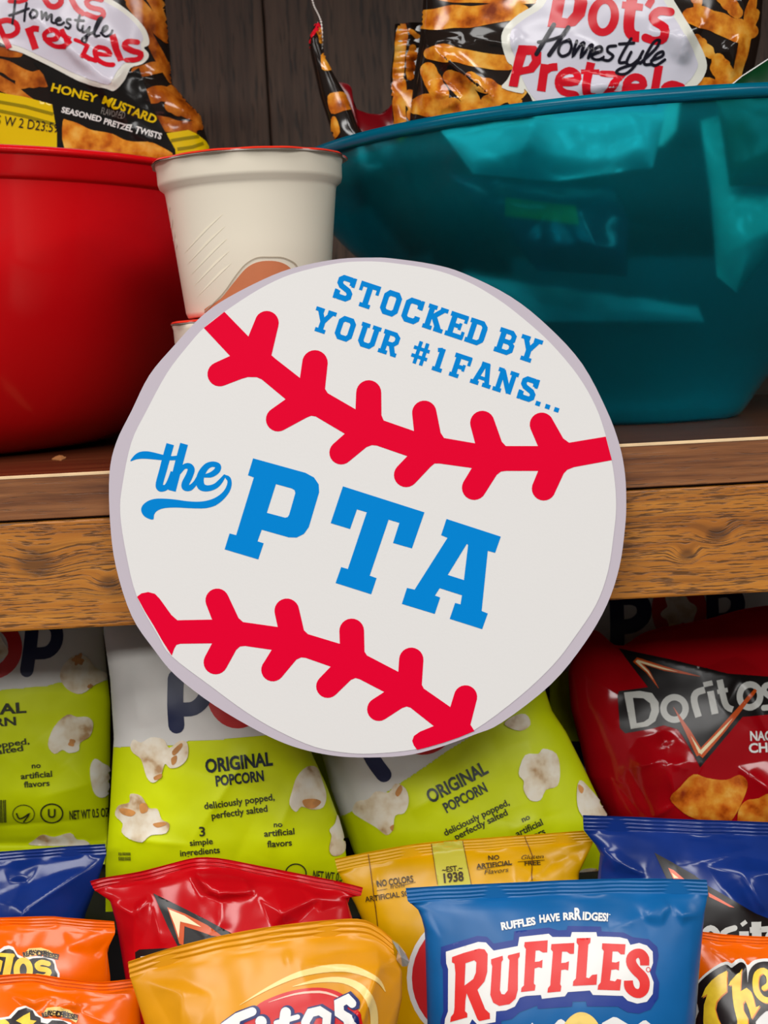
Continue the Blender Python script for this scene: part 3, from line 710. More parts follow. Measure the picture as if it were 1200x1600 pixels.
    def two(i0, i1):
        V1, F1 = grid(i0, i1, front); V2, F2 = grid(i0, i1, bk, 4, True)
        n1 = len(V1); return V1 + V2, F1 + [tuple(k + n1 for k in f) for f in F2], (V1, F1)
    iend = nt_ - (12 if tb else 0)
    allV, allF = [], []
    def add(nm, i0, i1, mm):
        V, Fq, (V1, F1) = two(i0, i1)
        o = obj(nm, V, Fq, mm, root, smooth=True)
        for zp_, zm in zones:                     # a differently printed stretch of the film
            o.data.materials.append(zm); A_ = np.array(V); cen = np.array([A_[list(q)].mean(0) for q in Fq])
            cx_, cy_ = pix(cen); ins = inside(np.stack([cx_, cy_], 1), [np.array(zp_)])
            k_ = len(o.data.materials) - 1
            if len(o.data.polygons) == len(ins): o.data.polygons.foreach_set('material_index', [k_ if q else 0 for q in ins])
        n0 = len(allV); allV.extend(V1); allF.extend([tuple(k + n0 for k in f) for f in F1])
        return o
    add('bag_body', rs_ if seal else 0, iend, m)
    if seal: add('top_seal', 0, rs_ + 1, m_seal or m)
    if tb: add('bottom_seal', iend - 1, nt_, m_seal or m)
    tg = Target(root, allV, allF); tg.plane = pl
    return tg

def film(name, c, rough, var=0.08, spec=0.45, bump=0.0):
    return mat(name, c, rough, spec, var=var, vscale=25, bump=bump, bscale=90)
m_black_print = mat('print_black', rgb(24, 20, 20), 0.3)
m_white_print = mat('print_white', rgb(232, 230, 226), 0.35)
m_cream_print = mat('print_cream', rgb(244, 226, 180), 0.35)
m_orange_print = mat('print_orange', rgb(206, 82, 22), 0.3)
m_navy_print = mat('print_navy', rgb(26, 34, 72), 0.4)
m_dark_text = mat('print_dark_text', rgb(50, 52, 30), 0.45)
m_kernel = ramp_mat('print_popcorn', [(0.30, rgb(186, 146, 100)), (0.40, rgb(226, 206, 172)), (0.55, rgb(244, 234, 212)), (0.8, rgb(250, 246, 234))], 90, 0.45, detail=3)
m_kernel_sp = mat('print_kernel_brown', rgb(208, 144, 80), 0.45, var=0.25, vscale=120)
m_pretz = ramp_mat('print_pretzel', [(0.28, rgb(128, 48, 6)), (0.42, rgb(200, 104, 22)), (0.56, rgb(232, 152, 44)), (0.75, rgb(246, 194, 92))], 95, 0.1, detail=5)
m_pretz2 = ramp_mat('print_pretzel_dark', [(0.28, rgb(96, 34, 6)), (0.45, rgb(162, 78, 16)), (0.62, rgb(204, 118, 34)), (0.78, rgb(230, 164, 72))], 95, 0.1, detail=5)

def blob(cx, cy, r, seed, n=40, ang=0, asp=1.0):
    rnd = random.Random(seed); k = [(rnd.uniform(.05, .17), rnd.randint(2, 6), rnd.uniform(0, 6)) for _ in range(3)]
    a = math.radians(ang); out = []
    for i in range(n):
        t = 2 * math.pi * i / n; rr = r * (0.92 + sum(q * math.cos(f * t + p) for q, f, p in k))
        x, y = rr * math.cos(t), rr * math.sin(t) * asp
        out.append((cx + x * math.cos(a) - y * math.sin(a), cy + x * math.sin(a) + y * math.cos(a)))
    return out
def kernels(tg, spots, layer=3):
    decal(tg, 'popcorn_print', m_kernel, [poly(smooth(p, 3) if isinstance(p, list) else blob(*p), step=9) for p in spots], layer)
def stick(x0, y0, x1, y1, w, seed):
    rnd = random.Random(seed); n = 7; P = []
    dx, dy = x1 - x0, y1 - y0; L = math.hypot(dx, dy)
    for i in range(n):
        t = i / (n - 1); o = rnd.uniform(-.08, .08) * w
        P.append((x0 + dx * t - dy / L * o, y0 + dy * t + dx / L * o, w * rnd.uniform(.85, 1.12) * (1 if 0 < i < n - 1 else .8)))
    return stroke(P, sm=3)

# ---- popcorn bags -------------------------------------------------
m_green = film('film_lime', rgb(214, 228, 0), 0.42)
m_popw = film('film_offwhite', rgb(222, 220, 214), 0.42)
m_popred = mat('print_pop_red', rgb(206, 40, 40), 0.4)
G_POP = 'lime green popcorn bags on the lower shelf'
PW = {}
def pop(label, Y, top, left, right, green, seed, **kw):
    tg = bag('popcorn_bag', label, 'snack bag', G_POP, Y, top, left, right, m_green, seed=seed, seal=kw.pop('seal', 16), zones=[(green, m_popw)], **kw)
    decal(tg, 'white_panel', m_popw, [poly(green, step=9)], 1)
    return tg

# left
zl = lambda *p: z(0, 960, .25, p)
tg = pop('green and white popcorn bag at the far left, behind the navy bag', 0.80, [(-168, 925), (0, 925), (158, 922)], [(-168, 925), (-172, 1100), (-170, 1352)], [(158, 922), (162, 1000), (172, 1100), (172, 1180), (168, 1300), (164, 1350)],
         [(-190, 900), (190, 900), (190, 1062), (140, 1064), (95, 1065), (75, 1071), (0, 1078), (-60, 1080), (-190, 1084)], 3, bottom_seal=34, bulge=0.016, lean=4, creases=[(-60, 1290, 150, 1275, -1.5, 20), (110, 1180, 170, 1250, 1.2, 26)], crumple=6)
decal(tg, 'logo_ring', m_popred, [poly(ell(-12, 1012, 47, 49, 36), [ell(-14, 1012, 27, 29, 24)], step=9)], 2)
decal(tg, 'logo_letter', m_navy_print, [stroke(zl((205, 60), (190, 200), (168, 350)), 21, sm=3), stroke(zl((205, 245), (300, 236), (352, 175), (350, 90), (290, 50), (220, 60)), 19, sm=4)], 2)
kernels(tg, [zl((375, 365), (410, 300), (470, 255), (540, 265), (590, 330), (660, 370), (650, 410), (590, 440), (510, 495), (440, 480), (390, 430)), zl((300, 810), (340, 700), (420, 625), (480, 640), (545, 640), (580, 680), (560, 760), (500, 800), (490, 850), (430, 865), (390, 845), (340, 870)), zl((560, 960), (590, 900), (640, 930), (680, 960), (690, 1080), (650, 1140), (600, 1130), (570, 1070)), zl((200, 1440), (220, 1400), (270, 1370), (340, 1385), (440, 1360), (480, 1400), (530, 1405), (540, 1440)), blob(-14, 1012, 26, 4)])
decal(tg, 'kernel_spots', m_kernel_sp, [poly(blob(122, 1031, 9, 5), step=6), poly(blob(112, 1160, 6, 6), step=6), poly(blob(140, 1072, 4, 8))], 4)
decal(tg, 'lettering', m_dark_text, [text('ORIGINAL', -118, 1124, 160, 15.5, 4, .03), text('POPCORN', -96, 1141, 122, 12.5, 4, .03), text('deliciously popped,', -105, 1183, 153, 9, 8, .02), text('perfectly salted', -94, 1191, 132, 9, 8, .02), text('no', 50, 1200, 14, 8, 4, .02), text('artificial', 33, 1217, 49, 9, 5, .02), text('flavors', 38, 1230, 40, 9, 4, .02), text('NET WT 0.5 OZ', 109, 1279, 61, 13, 4, .02),
      text('U', 75, 1276, 12, 13, 0, .02), stroke(zl((105, 1240), (120, 1270), (150, 1262), (185, 1240), (150, 1290)), 2.2, sm=3)] + [stroke([(x, 1249), (x + .6, 1284)], 1.5, cap=False) for x in (0.5, 3, 6, 8.5)], 2)
decal(tg, 'round_mark', m_dark_text, [stroke(ell(81, 1270, 17, 14.5, 30), 2.2, True)], 2)
decal(tg, 'round_mark', m_dark_text, [stroke(ell(37, 1271, 17, 14, 24), 1.2, True)], 2)
# centre
zc = lambda *p: z(150, 1040, 1 / 3, p)
tg = pop('upright green and white popcorn bag in the middle, just left below the round sign', 0.74, [(158, 935), (320, 930), (474, 925)], [(158, 935), (162, 990), (172, 1060), (178, 1150), (172, 1260), (165, 1350)], [(474, 925), (478, 1100), (487, 1177), (510, 1227), (527, 1273), (539, 1320), (545, 1380)],
         [(140, 900), (500, 900), (500, 1140), (450, 1146), (400, 1150), (330, 1156), (296, 1157), (280, 1164), (210, 1166), (160, 1168)], 7, zfloor=Z_RISER, bulge=0.022, lean=6,
         creases=[(398, 1160, 305, 1305, 1.6, 18), (185, 1295, 305, 1305, 1.4, 16), (485, 1180, 420, 1330, 1.2, 22), (230, 1130, 215, 1060, 1.2, 30)], crumple=5)
decal(tg, 'logo_letter', m_navy_print, [stroke(zc((375, 60), (372, 180), (378, 280)), 25, sm=3), stroke(zc((390, 205), (460, 200), (510, 150), (515, 80), (460, 40), (390, 45)), 22, sm=4)], 2)
decal(tg, 'logo_ring', m_popred, [poly(ell(371, 1082, 48, 56, 36), [ell(371, 1070, 26, 30, 24)], step=9)], 2)
kernels(tg, [zc((165, 380), (180, 345), (215, 360), (260, 335), (320, 345), (345, 385), (395, 350), (430, 365), (430, 430), (395, 470), (350, 480), (325, 460), (305, 520), (270, 548), (240, 520), (215, 440), (180, 410)), zc((95, 700), (110, 655), (160, 640), (165, 600), (215, 610), (250, 665), (290, 670), (310, 720), (345, 740), (330, 785), (260, 795), (220, 825), (160, 810), (125, 780), (130, 740)), zc((905, 650), (920, 580), (940, 520), (985, 475), (1030, 480), (1055, 540), (1075, 610), (1060, 665), (1010, 675), (960, 660), (935, 685)), zc((1090, 860), (1100, 800), (1090, 770), (1115, 740), (1125, 700), (1140, 740), (1165, 840), (1150, 880), (1110, 890))])
decal(tg, 'kernel_spots', m_kernel_sp, [poly(smooth(zc((115, 670), (150, 668), (190, 685), (170, 705), (130, 695)), 4)), poly(smooth(zc((210, 650), (240, 645), (245, 680), (215, 690)), 4)), poly(smooth(zc((270, 740), (320, 732), (330, 745), (290, 758)), 4)), poly(smooth(zc((360, 400), (400, 362), (405, 380), (370, 420)), 4)), poly(smooth(zc((355, 435), (380, 420), (378, 450), (360, 465)), 4)), poly(smooth(zc((275, 520), (310, 505), (308, 525), (280, 535)), 4)), poly(smooth(zc((965, 630), (1020, 625), (1050, 640), (1020, 668), (980, 665)), 4))], 4)
decal(tg, 'title_lettering', mat('print_navy_text', rgb(34, 42, 50), 0.4), [text('ORIGINAL', 322, 1207, 105, 20, 6.5, .035), text('POPCORN', 338, 1228, 75, 15.5, 6.5, .035)], 2)
decal(tg, 'lettering', m_dark_text, [text('deliciously popped,', 320, 1264, 110, 10, 7.5, .02), text('perfectly salted', 331, 1279, 88, 10, 7.5, .02), text('3', 312, 1306, 9, 14, 4, .02), text('simple', 297, 1321, 36, 9, 5, .02), text('ingredients', 282, 1337, 62, 9.5, 5, .02), text('no', 428, 1292, 13, 8, 3, .02), text('artificial', 413, 1307, 47, 9.5, 5, .02), text('flavors', 418, 1323, 38, 9.5, 4, .02), text('NET WT 0.5 OZ', 488, 1372, 62, 13, -6, .02)] + [stroke([(187 + i * 1.9, 1331), (187.3 + i * 1.9, 1336)], .9, cap=False, step=0) for i in range(10)] + [stroke([(187 + i * 1.9, 1338), (187.3 + i * 1.9, 1344)], .9, cap=False, step=0) for i in range(10)], 2)
decal(tg, 'round_mark', m_dark_text, [stroke(ell(462, 1364, 16, 15, 26), 2, True)], 2)
# right, leaning over
zr_ = lambda *p: z(480, 1080, .4, p)
tg = pop('tilted green and white popcorn bag below the round sign, leaning left behind the yellow bag', 0.772, [(436, 1040), (620, 985), (800, 938)], [(436, 1040), (480, 1130), (505, 1185), (518, 1235), (552, 1330), (575, 1375)], [(800, 938), (846, 1060), (862, 1110), (885, 1145), (910, 1195), (948, 1275), (975, 1372)],
         [(420, 1000), (800, 900), (860, 1075), (820, 1094), (775, 1120), (735, 1150), (700, 1172), (660, 1200), (630, 1220), (600, 1240), (545, 1270), (520, 1280), (440, 1250)], 11, bottom=[(575, 1375), (790, 1375), (975, 1372)], bulge=0.022, lean=10, creases=[(820, 1150, 850, 1270, 1.4, 20), (690, 1230, 640, 1260, 1.0, 22), (835, 1270, 790, 1290, 1.2, 22)], crumple=5)
decal(tg, 'logo_letter', m_navy_print, [stroke(zr_((225, 200), (260, 270), (300, 325)), 24, sm=3)], 2)
decal(tg, 'logo_ring', m_popred, [poly(ell(665, 1138, 46, 40, 30, -25), step=9)], 2)
kernels(tg, [zr_((180, 470), (195, 430), (240, 420), (270, 390), (320, 395), (345, 360), (385, 380), (398, 430), (380, 475), (345, 485), (335, 540), (310, 560), (270, 530), (220, 500)), zr_((825, 320), (850, 250), (900, 245), (920, 225), (970, 245), (985, 310), (975, 370), (930, 385), (910, 425), (870, 425), (845, 385), (845, 350)), zr_((1050, 400), (1060, 350), (1090, 370), (1170, 470), (1180, 520), (1110, 520), (1060, 470)), zr_((770, 130), (800, 100), (850, 90), (870, 130), (830, 155)), zr_((1060, 700), (1130, 690), (1140, 740), (1080, 760))])
decal(tg, 'kernel_spots', m_kernel_sp, [poly(smooth(zr_((345, 395), (365, 365), (372, 385), (355, 410)), 4)), poly(smooth(zr_((1055, 365), (1075, 380), (1070, 400), (1058, 390)), 4)), poly(smooth(zr_((325, 530), (340, 520), (335, 545)), 4))], 4)
decal(tg, 'title_lettering', mat('print_grey_text', rgb(62, 70, 62), 0.4), [text('ORIGINAL', 673, 1255, 103, 20, 28, .03), text('POPCORN', 698, 1270, 73, 15.5, 28, .03)], 2)
decal(tg, 'lettering', m_dark_text, [text('deliciously popped,', 696, 1306, 112, 10, 26, .02), text('perfectly salted', 713, 1312, 90, 10, 26, .02), text('no', 817, 1285, 13, 9, 25, .02), text('artificial', 808, 1307, 45, 10, 25, .02), text('flavors', 816, 1318, 40, 10, 24, .02)], 2)
# half hidden ones behind
tg = pop('popcorn bag standing behind, a green sliver between the two middle popcorn bags', 0.83, [(335, 928), (490, 922), (645, 918)], [(335, 928), (336, 1250)], [(645, 918), (648, 1250)], [(310, 890), (670, 890), (670, 1082), (310, 1090)], 13, zfloor=Z_RISER, lean=4, bulge=0.012, crumple=2, back=0.008)
zd = lambda *p: z(920, 930, .233333, p)
tg = pop('shadowed popcorn bag standing behind the large red chip bag', 0.86, [(858, 912), (1030, 905), (1205, 898)], [(858, 912), (860, 1250)], [(1205, 898), (1206, 1250)], [(840, 880), (1230, 880), (1230, 1040), (840, 1050)], 17, zfloor=Z_RISER + 0.002, lean=3, bulge=0.012, crumple=2, back=0.008)
decal(tg, 'logo_letter', m_navy_print, [stroke(zd((185, 20), (190, 180), (190, 330)), 22), stroke(zd((200, 215), (300, 200), (365, 140), (360, 60), (300, 20), (200, 20)), 23, sm=4), stroke(zd((825, 0), (830, 170), (835, 330)), 19), stroke(zd((840, 170), (930, 160), (990, 100), (990, 20), (930, -30), (840, -20)), 22, sm=4)], 2)
decal(tg, 'logo_ring', m_popred, [poly(ell(1061, 953, 43, 52, 36), step=9)], 2)
kernels(tg, [blob(1060, 955, 28, 21)], 3)

# ---- large red corn chip bag, right ---------------------------------
m_dred = film('film_red', rgb(168, 8, 20), 0.13)
m_lgrey = mat('print_pale_grey', rgb(206, 206, 200), 0.3)
G_RED = 'glossy red corn chip bags'
tg = bag('corn_chip_bag', 'large glossy red corn chip bag at the right, under the shelf rail', 'snack bag', G_RED, 0.80, [(905, 988), (932, 985), (968, 1010), (1013, 986), (1102, 968), (1165, 951), (1240, 942), (1310, 940)], [(905, 988), (888, 1052), (892, 1106), (906, 1160), (918, 1214), (948, 1275), (955, 1330)], [(1310, 940), (1320, 1100), (1318, 1330)], m_dred, zfloor=Z_RISER, bulge=0.028, lean=12, seed=23, seal=0, ramp=0.55,
         creases=[(1136, 1056, 1200, 1180, 2.2, 16), (1136, 1056, 975, 1018, 1.8, 18), (1018, 1182, 975, 1195, 2.4, 15), (1022, 1184, 1042, 1246, 2.6, 15), (1042, 1246, 1008, 1270, 2, 14), (972, 1197, 1010, 1270, -1.6, 18), (1018, 1140, 1028, 1160, 2, 8), (1150, 1200, 1200, 1246, 2, 14), (890, 1042, 970, 1090, 1.2, 18), (1136, 1056, 1120, 1105, 1.8, 10), (1022, 1184, 1060, 1196, 1.6, 14)], crumple=5,
         peaks=[((1022, 1184), 5.5, [(958, 1196), (985, 1150), (1035, 1140), (1085, 1188), (1046, 1250), (1006, 1285), (972, 1240)]), ((1136, 1056), 5.5, [(1080, 1045), (1140, 1025), (1200, 1060), (1225, 1190), (1150, 1130), (1118, 1112), (1090, 1080)]), ((958, 1262), 3.5, [(915, 1240), (945, 1205), (985, 1260), (1000, 1300), (950, 1320)]), ((1180, 1226), 4, [(1130, 1190), (1190, 1180), (1240, 1250), (1200, 1290), (1160, 1260)])])
zq = lambda *p: z(950, 1000, .2083333, p)
decal(tg, 'logo_backing', m_black_print, [poly(zq((80, 65), (480, 150), (900, 255), (1240, 280), (1400, 330), (1400, 560), (1200, 560), (1010, 575), (690, 955), (560, 720), (520, 670), (420, 640), (330, 665), (130, 700), (90, 660), (72, 420), (80, 385), (300, 355)), step=9)], 1)
fl = [[(380, 365, 2), (300, 240, 28), (205, 150, 44)], [(215, 150, 34), (420, 215, 34), (690, 275, 3)], [(490, 505, 3), (600, 690, 40), (690, 860, 62)], [(685, 865, 62), (850, 680, 50), (1105, 375, 24)]]
decal(tg, 'flame_edge', m_orange_print, [stroke(zq(*f), cap=False) for f in fl], 2)
decal(tg, 'flame_core', m_cream_print, [stroke(zq(*[(a, b2, c * .42) for a, b2, c in f]), cap=False) for f in ([(340, 300, 2), (300, 240, 28), (215, 160, 44)], [(222, 160, 40), (420, 218, 30), (520, 240, 3)], [(620, 720, 3), (690, 845, 62)], [(688, 850, 62), (850, 680, 46), (930, 590, 3)])], 3)
decal(tg, 'logo_lettering', m_lgrey, [poly(zq((120, 395), (240, 384), (330, 400), (380, 470), (382, 540), (355, 610), (300, 648), (172, 668)), [zq((188, 435), (265, 438), (315, 475), (325, 525), (305, 590), (270, 615), (215, 625))], step=8),
      stroke(zq(*ell(498, 515, 83, 84, 28)), 10, True), stroke(zq((678, 578), (645, 460), (660, 400), (725, 375)), 10.5, cap=False, sm=3), stroke(zq((802, 556), (768, 385)), 11, cap=False), stroke(zq((715, 338), (785, 322)), 8, cap=False), stroke(zq((838, 300), (870, 440), (895, 500), (935, 520)), 10, cap=False, sm=3), stroke(zq((820, 390), (900, 375)), 7, cap=False), stroke(zq(*ell(1062, 420, 76, 84, 28)), 10, True), stroke(zq((1250, 330), (1180, 345), (1165, 385), (1200, 420), (1240, 450), (1225, 500), (1165, 510)), 9, sm=3)], 2)
decal(tg, 'flavor_lettering', m_white_print, [text('NACHO', 1172, 1157, 60, 14, 2, .03), text('CHEESE', 1170, 1176, 72, 14, 3, .03)], 2)
m_chip = ramp_mat('print_corn_chip', [(0.3, rgb(150, 50, 8)), (0.45, rgb(206, 104, 24)), (0.6, rgb(224, 146, 46)), (0.78, rgb(238, 190, 96))], 110, 0.2, detail=5)
zb = lambda *p: z(840, 920, .3, p)
decal(tg, 'chip_print', m_chip, [poly(smooth(zb((690, 1090), (740, 1030), (810, 965), (880, 985), (980, 995), (1050, 968), (1092, 1000), (1085, 1060), (1020, 1190), (960, 1230), (820, 1195), (740, 1150)), 3), step=9), poly(smooth(zb((1050, 1140), (1090, 1100), (1150, 1090), (1220, 1060), (1400, 1060), (1400, 1300), (1050, 1300), (1040, 1200)), 3), step=9)], 2)

# dark navy bag lying in the shade behind
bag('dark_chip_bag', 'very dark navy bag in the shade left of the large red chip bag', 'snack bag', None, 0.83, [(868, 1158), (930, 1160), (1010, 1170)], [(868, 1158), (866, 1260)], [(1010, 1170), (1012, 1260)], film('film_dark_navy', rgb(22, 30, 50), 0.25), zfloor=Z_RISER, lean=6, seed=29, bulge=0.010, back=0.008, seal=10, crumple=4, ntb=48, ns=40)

# ---- navy bag, right -----------------------------------------------
m_navy = film('film_navy', rgb(18, 46, 118), 0.18, var=0.18)
G_NAVY = 'navy blue corn chip bags'
zn = lambda *p: z(900, 1250, .25, p)
tg = bag('corn_chip_bag', 'navy blue corn chip bag at the right, behind the bright blue bag', 'snack bag', G_NAVY, 0.678, [(911, 1274), (1000, 1277), (1060, 1280), (1200, 1285), (1330, 1292)], [(911, 1274), (912, 1297), (932, 1322), (938, 1334), (934, 1372), (930, 1640)], [(1330, 1292), (1332, 1312), (1322, 1350), (1325, 1640)], m_navy, zfloor=Z_LOW, lean=8, seed=31, bulge=0.022, seal=24,
         creases=[(944, 1330, 1000, 1360, 2, 14), (944, 1330, 960, 1355, 1.5, 14), (1045, 1345, 1180, 1322, 1.6, 16), (1146, 1352, 1180, 1410, 2.2, 14), (1146, 1352, 1230, 1358, 2, 16), (1140, 1365, 1180, 1440, 1.6, 18)], crumple=4,
         peaks=[((1146, 1352), 5, [(1095, 1345), (1150, 1330), (1235, 1352), (1200, 1440), (1150, 1405), (1115, 1375)]), ((946, 1334), 3, [(930, 1325), (965, 1325), (1010, 1362), (960, 1362), (938, 1350)])])
decal(tg, 'logo_backing', m_black_print, [poly(zn((490, 330), (600, 390), (740, 470), (830, 540), (1130, 710), (1400, 820), (1400, 1000), (760, 1000), (640, 640), (560, 480)), step=9)], 1)
decal(tg, 'flame_edge', mat('print_flame', rgb(236, 110, 78), 0.3), [poly(zn((575, 425), (610, 440), (672, 492), (760, 560), (700, 560), (610, 500))), poly(zn((825, 578), (990, 672), (960, 668), (830, 605)))], 2)
decal(tg, 'flame_core', m_cream_print, [poly(zn((595, 455), (640, 490), (610, 490)))], 3)
decal(tg, 'logo_lettering', m_lgrey, [stroke(zn((790, 900), (800, 830), (840, 800), (880, 830), (890, 900)), 9, sm=3), stroke(zn((910, 920), (920, 830), (990, 800)), 9, sm=3), stroke(zn((1040, 760), (1055, 780)), 10, cap=False), stroke(zn((1048, 820), (1050, 930)), 15, cap=False), stroke(zn((1125, 760), (1130, 930)), 15, cap=False), stroke(zn((1085, 812), (1200, 805)), 9, cap=False), stroke(zn(*ell(1260, 880, 60, 70)), 12, True)], 2)

# ---- navy bag, left -------------------------------------------------
bag('corn_chip_bag', 'navy blue chip bag at the left edge, above the orange bags', 'snack bag', G_NAVY, 0.695, [(-210, 1340), (-100, 1335), (0, 1331), (100, 1323), (164, 1319)], [(-210, 1340), (-206, 1365), (-200, 1640)], [(164, 1319), (166, 1334), (150, 1385), (132, 1432), (120, 1500), (120, 1640)], m_navy, zfloor=Z_LOW, lean=8, seed=37, bulge=0.02, seal=15, ridges=3,
    creases=[(162, 1340, 55, 1407, 2.0, 16), (55, 1407, 40, 1436, 2, 14), (0, 1345, 38, 1356, 1.8, 12), (38, 1356, 70, 1336, 1.8, 12), (40, 1335, 38, 1356, 1.5, 10)], crumple=3,
    peaks=[((52, 1408), 5, [(-10, 1395), (50, 1372), (168, 1338), (110, 1430), (40, 1445), (0, 1440)]), ((38, 1357), 3.5, [(-5, 1345), (35, 1338), (72, 1340), (50, 1375), (20, 1372)])])

# ---- red bag, left ---------------------------------------------------
zf = lambda *p: z(130, 1320, .441667, p)
tg = bag('corn_chip_bag', 'glossy red corn chip bag at the left, behind the golden bag', 'snack bag', G_RED, 0.66, [(141, 1377), (165, 1371), (218, 1362), (276, 1347), (307, 1340), (342, 1341), (395, 1351), (461, 1364), (527, 1377), (567, 1387)], [(141, 1377), (147, 1390), (172, 1408), (181, 1440), (196, 1530), (204, 1660)], [(567, 1387), (564, 1399), (541, 1404), (552, 1440), (562, 1660)], film('film_red_bright', rgb(190, 10, 20), 0.16), zfloor=Z_LOW, lean=10, seed=41, bulge=0.022, seal=17, ridges=3, seal_amp=0.0008,
         creases=[(172, 1410, 214, 1420, 1.6, 12), (214, 1420, 240, 1396, 2, 12), (240, 1396, 262, 1470, 1.2, 16), (300, 1355, 340, 1385, 2.2, 14), (340, 1385, 400, 1388, 2, 12), (370, 1360, 400, 1388, 2, 12), (440, 1415, 505, 1396, 1.8, 12), (350, 1380, 350, 1440, 1.2, 16), (430, 1380, 450, 1440, 1.4, 16), (285, 1350, 320, 1400, -1.6, 14)], crumple=5, amp=1.0,
         peaks=[((216, 1421), 4, [(172, 1408), (214, 1404), (242, 1394), (240, 1440), (215, 1480), (190, 1450)]), ((345, 1384), 4.5, [(300, 1356), (330, 1350), (372, 1358), (402, 1390), (350, 1400), (320, 1388)]), ((445, 1416), 4, [(405, 1395), (440, 1385), (508, 1394), (470, 1430), (430, 1440)]), ((505, 1400), 3, [(470, 1385), (530, 1390), (545, 1410), (500, 1420)])])
decal(tg, 'logo_backing', m_black_print, [poly(zf((248, 172), (330, 212), (430, 262), (530, 316), (640, 380), (700, 640), (560, 600), (350, 380), (336, 360), (300, 290)), step=8), poly(zf((185, 380), (200, 370), (285, 366), (420, 366), (420, 500), (190, 470)), step=8)], 1)
decal(tg, 'flame_edge', m_orange_print, [poly(zf((298, 222), (360, 244), (440, 285), (495, 326), (455, 322), (360, 288), (356, 355), (342, 350), (322, 290)), step=8)], 2)
decal(tg, 'flame_core', m_cream_print, [poly(zf((304, 230), (360, 252), (420, 292), (345, 272), (340, 330), (326, 285)), step=8)], 3)
decal(tg, 'logo_lettering', m_white_print, [poly(zf((205, 395), (290, 384), (300, 470), (210, 470)))], 2)

# ---- yellow potato chip bag -----------------------------------------
zy = lambda *p: z(520, 1290, .366667, p)
m_yel = film('film_yellow', rgb(224, 166, 0), 0.3, var=0.12)
tg = bag('potato_chip_bag', 'yellow potato chip bag with small dark print, behind the bright blue bag', 'snack bag', None, 0.692, [(523, 1342), (600, 1327), (672, 1316), (777, 1308), (860, 1302), (912, 1298)], [(523, 1342), (528, 1362), (556, 1415), (580, 1470), (590, 1660)], [(912, 1298), (927, 1316), (904, 1366), (905, 1400), (915, 1660)], m_yel, zfloor=Z_LOW, lean=10, seed=43, bulge=0.02, seal=20,
         creases=[(927, 1317, 830, 1365, -1.8, 14), (812, 1380, 834, 1356, 1.6, 14), (834, 1356, 870, 1400, 1.4, 14), (590, 1345, 588, 1420, 1.2, 10)], crumple=4,
         peaks=[((834, 1358), 3.5, [(800, 1345), (840, 1335), (880, 1350), (880, 1385), (840, 1395), (805, 1385)]), ((905, 1330), -3, [(870, 1325), (915, 1305), (930, 1320), (905, 1350)])])
decal(tg, 'pale_stripe', mat('print_pale_yellow', rgb(206, 196, 66), 0.35), [poly(zy((420, 66), (550, 55), (590, 260), (450, 270)), step=8)], 1)
decal(tg, 'red_roundel_ring', m_white_print, [poly(ell(748, 1528, 112, 110, 40), step=10)], 1)
decal(tg, 'red_roundel', mat('print_roundel_red', rgb(206, 40, 44), 0.3), [poly(ell(748, 1528, 104, 102, 40), step=10)], 2)
decal(tg, 'seam_line', mat('print_brown_line', rgb(120, 70, 16), 0.4), [stroke(zy((150, 110), (172, 260), (200, 480)), 1.4), stroke(zy((815, 40), (850, 130), (848, 232)), 1.4), stroke(zy((552, 58), (590, 250)), 1), stroke(zy((418, 66), (446, 250)), 1)], 2)
decal(tg, 'lettering', mat('print_brown_text', rgb(62, 44, 14), 0.4), [text('NO COLORS', 590, 1386, 57, 9.5, 8, .02), stroke(zy((190, 277), (232, 270)), .8), text('from', 610, 1389, 22, 7, 7, .0, .2), stroke(zy((300, 255), (352, 242)), .8), text('ARTIFICIAL SOURCES', 572, 1409, 102, 8, 8, .015), text('~EST.~', 691, 1364, 32, 8, 6, .02), text('1938', 694, 1380, 31, 14, 6, .03),
      text('NO', 763, 1345, 17, 6.5, 5, .02), text('ARTIFICIAL', 745, 1358, 55, 7, 6, .02), stroke(zy((615, 190), (765, 165)), .8), text('Flavors', 757, 1367, 37, 7, 6, .0, .3), text('Gluten', 814, 1345, 34, 7.5, 4, .0, .3), stroke(zy((790, 158), (900, 150)), .8), text('FREE', 820, 1354, 24, 7, 4, .02)], 3)

# ---- golden corn chip bag, front --------------------------------------
zg = lambda *p: z(340, 1480, .2666667, p)
tg = bag('corn_chip_bag', 'golden corn chip bag with a red oval logo, at the front left of centre', 'snack bag', None, 0.585, [(200, 1503), (262, 1483), (351, 1461), (439, 1446), (527, 1437), (566, 1437), (590, 1448), (612, 1466)], [(200, 1503), (203, 1526), (226, 1600), (236, 1700)], [(612, 1466), (616, 1490), (628, 1518), (628, 1560), (616, 1620), (610, 1700)], film('film_gold', rgb(220, 148, 12), 0.32, var=0.1), zfloor=Z_LOW, lean=10, seed=47, bulge=0.024, seal=24, ridges=3, seal_amp=0.0007,
         creases=[(592, 1504, 535, 1610, 3.0, 15), (592, 1504, 555, 1612, 2.4, 9), (592, 1504, 470, 1496, 1.6, 16), (205, 1528, 290, 1540, 1.5, 12), (290, 1540, 292, 1600, 1.2, 18), (448, 1480, 452, 1500, 1.4, 8), (592, 1504, 620, 1530, -1.5, 14)], crumple=3,
         peaks=[((592, 1503), 6, [(520, 1485), (590, 1478), (622, 1500), (622, 1550), (575, 1640), (520, 1640), (470, 1500)]), ((292, 1541), 3, [(230, 1528), (290, 1525), (340, 1545), (310, 1600), (280, 1600)])])
m_swoosh = mat('print_swoosh', rgb(244, 212, 132), 0.32)
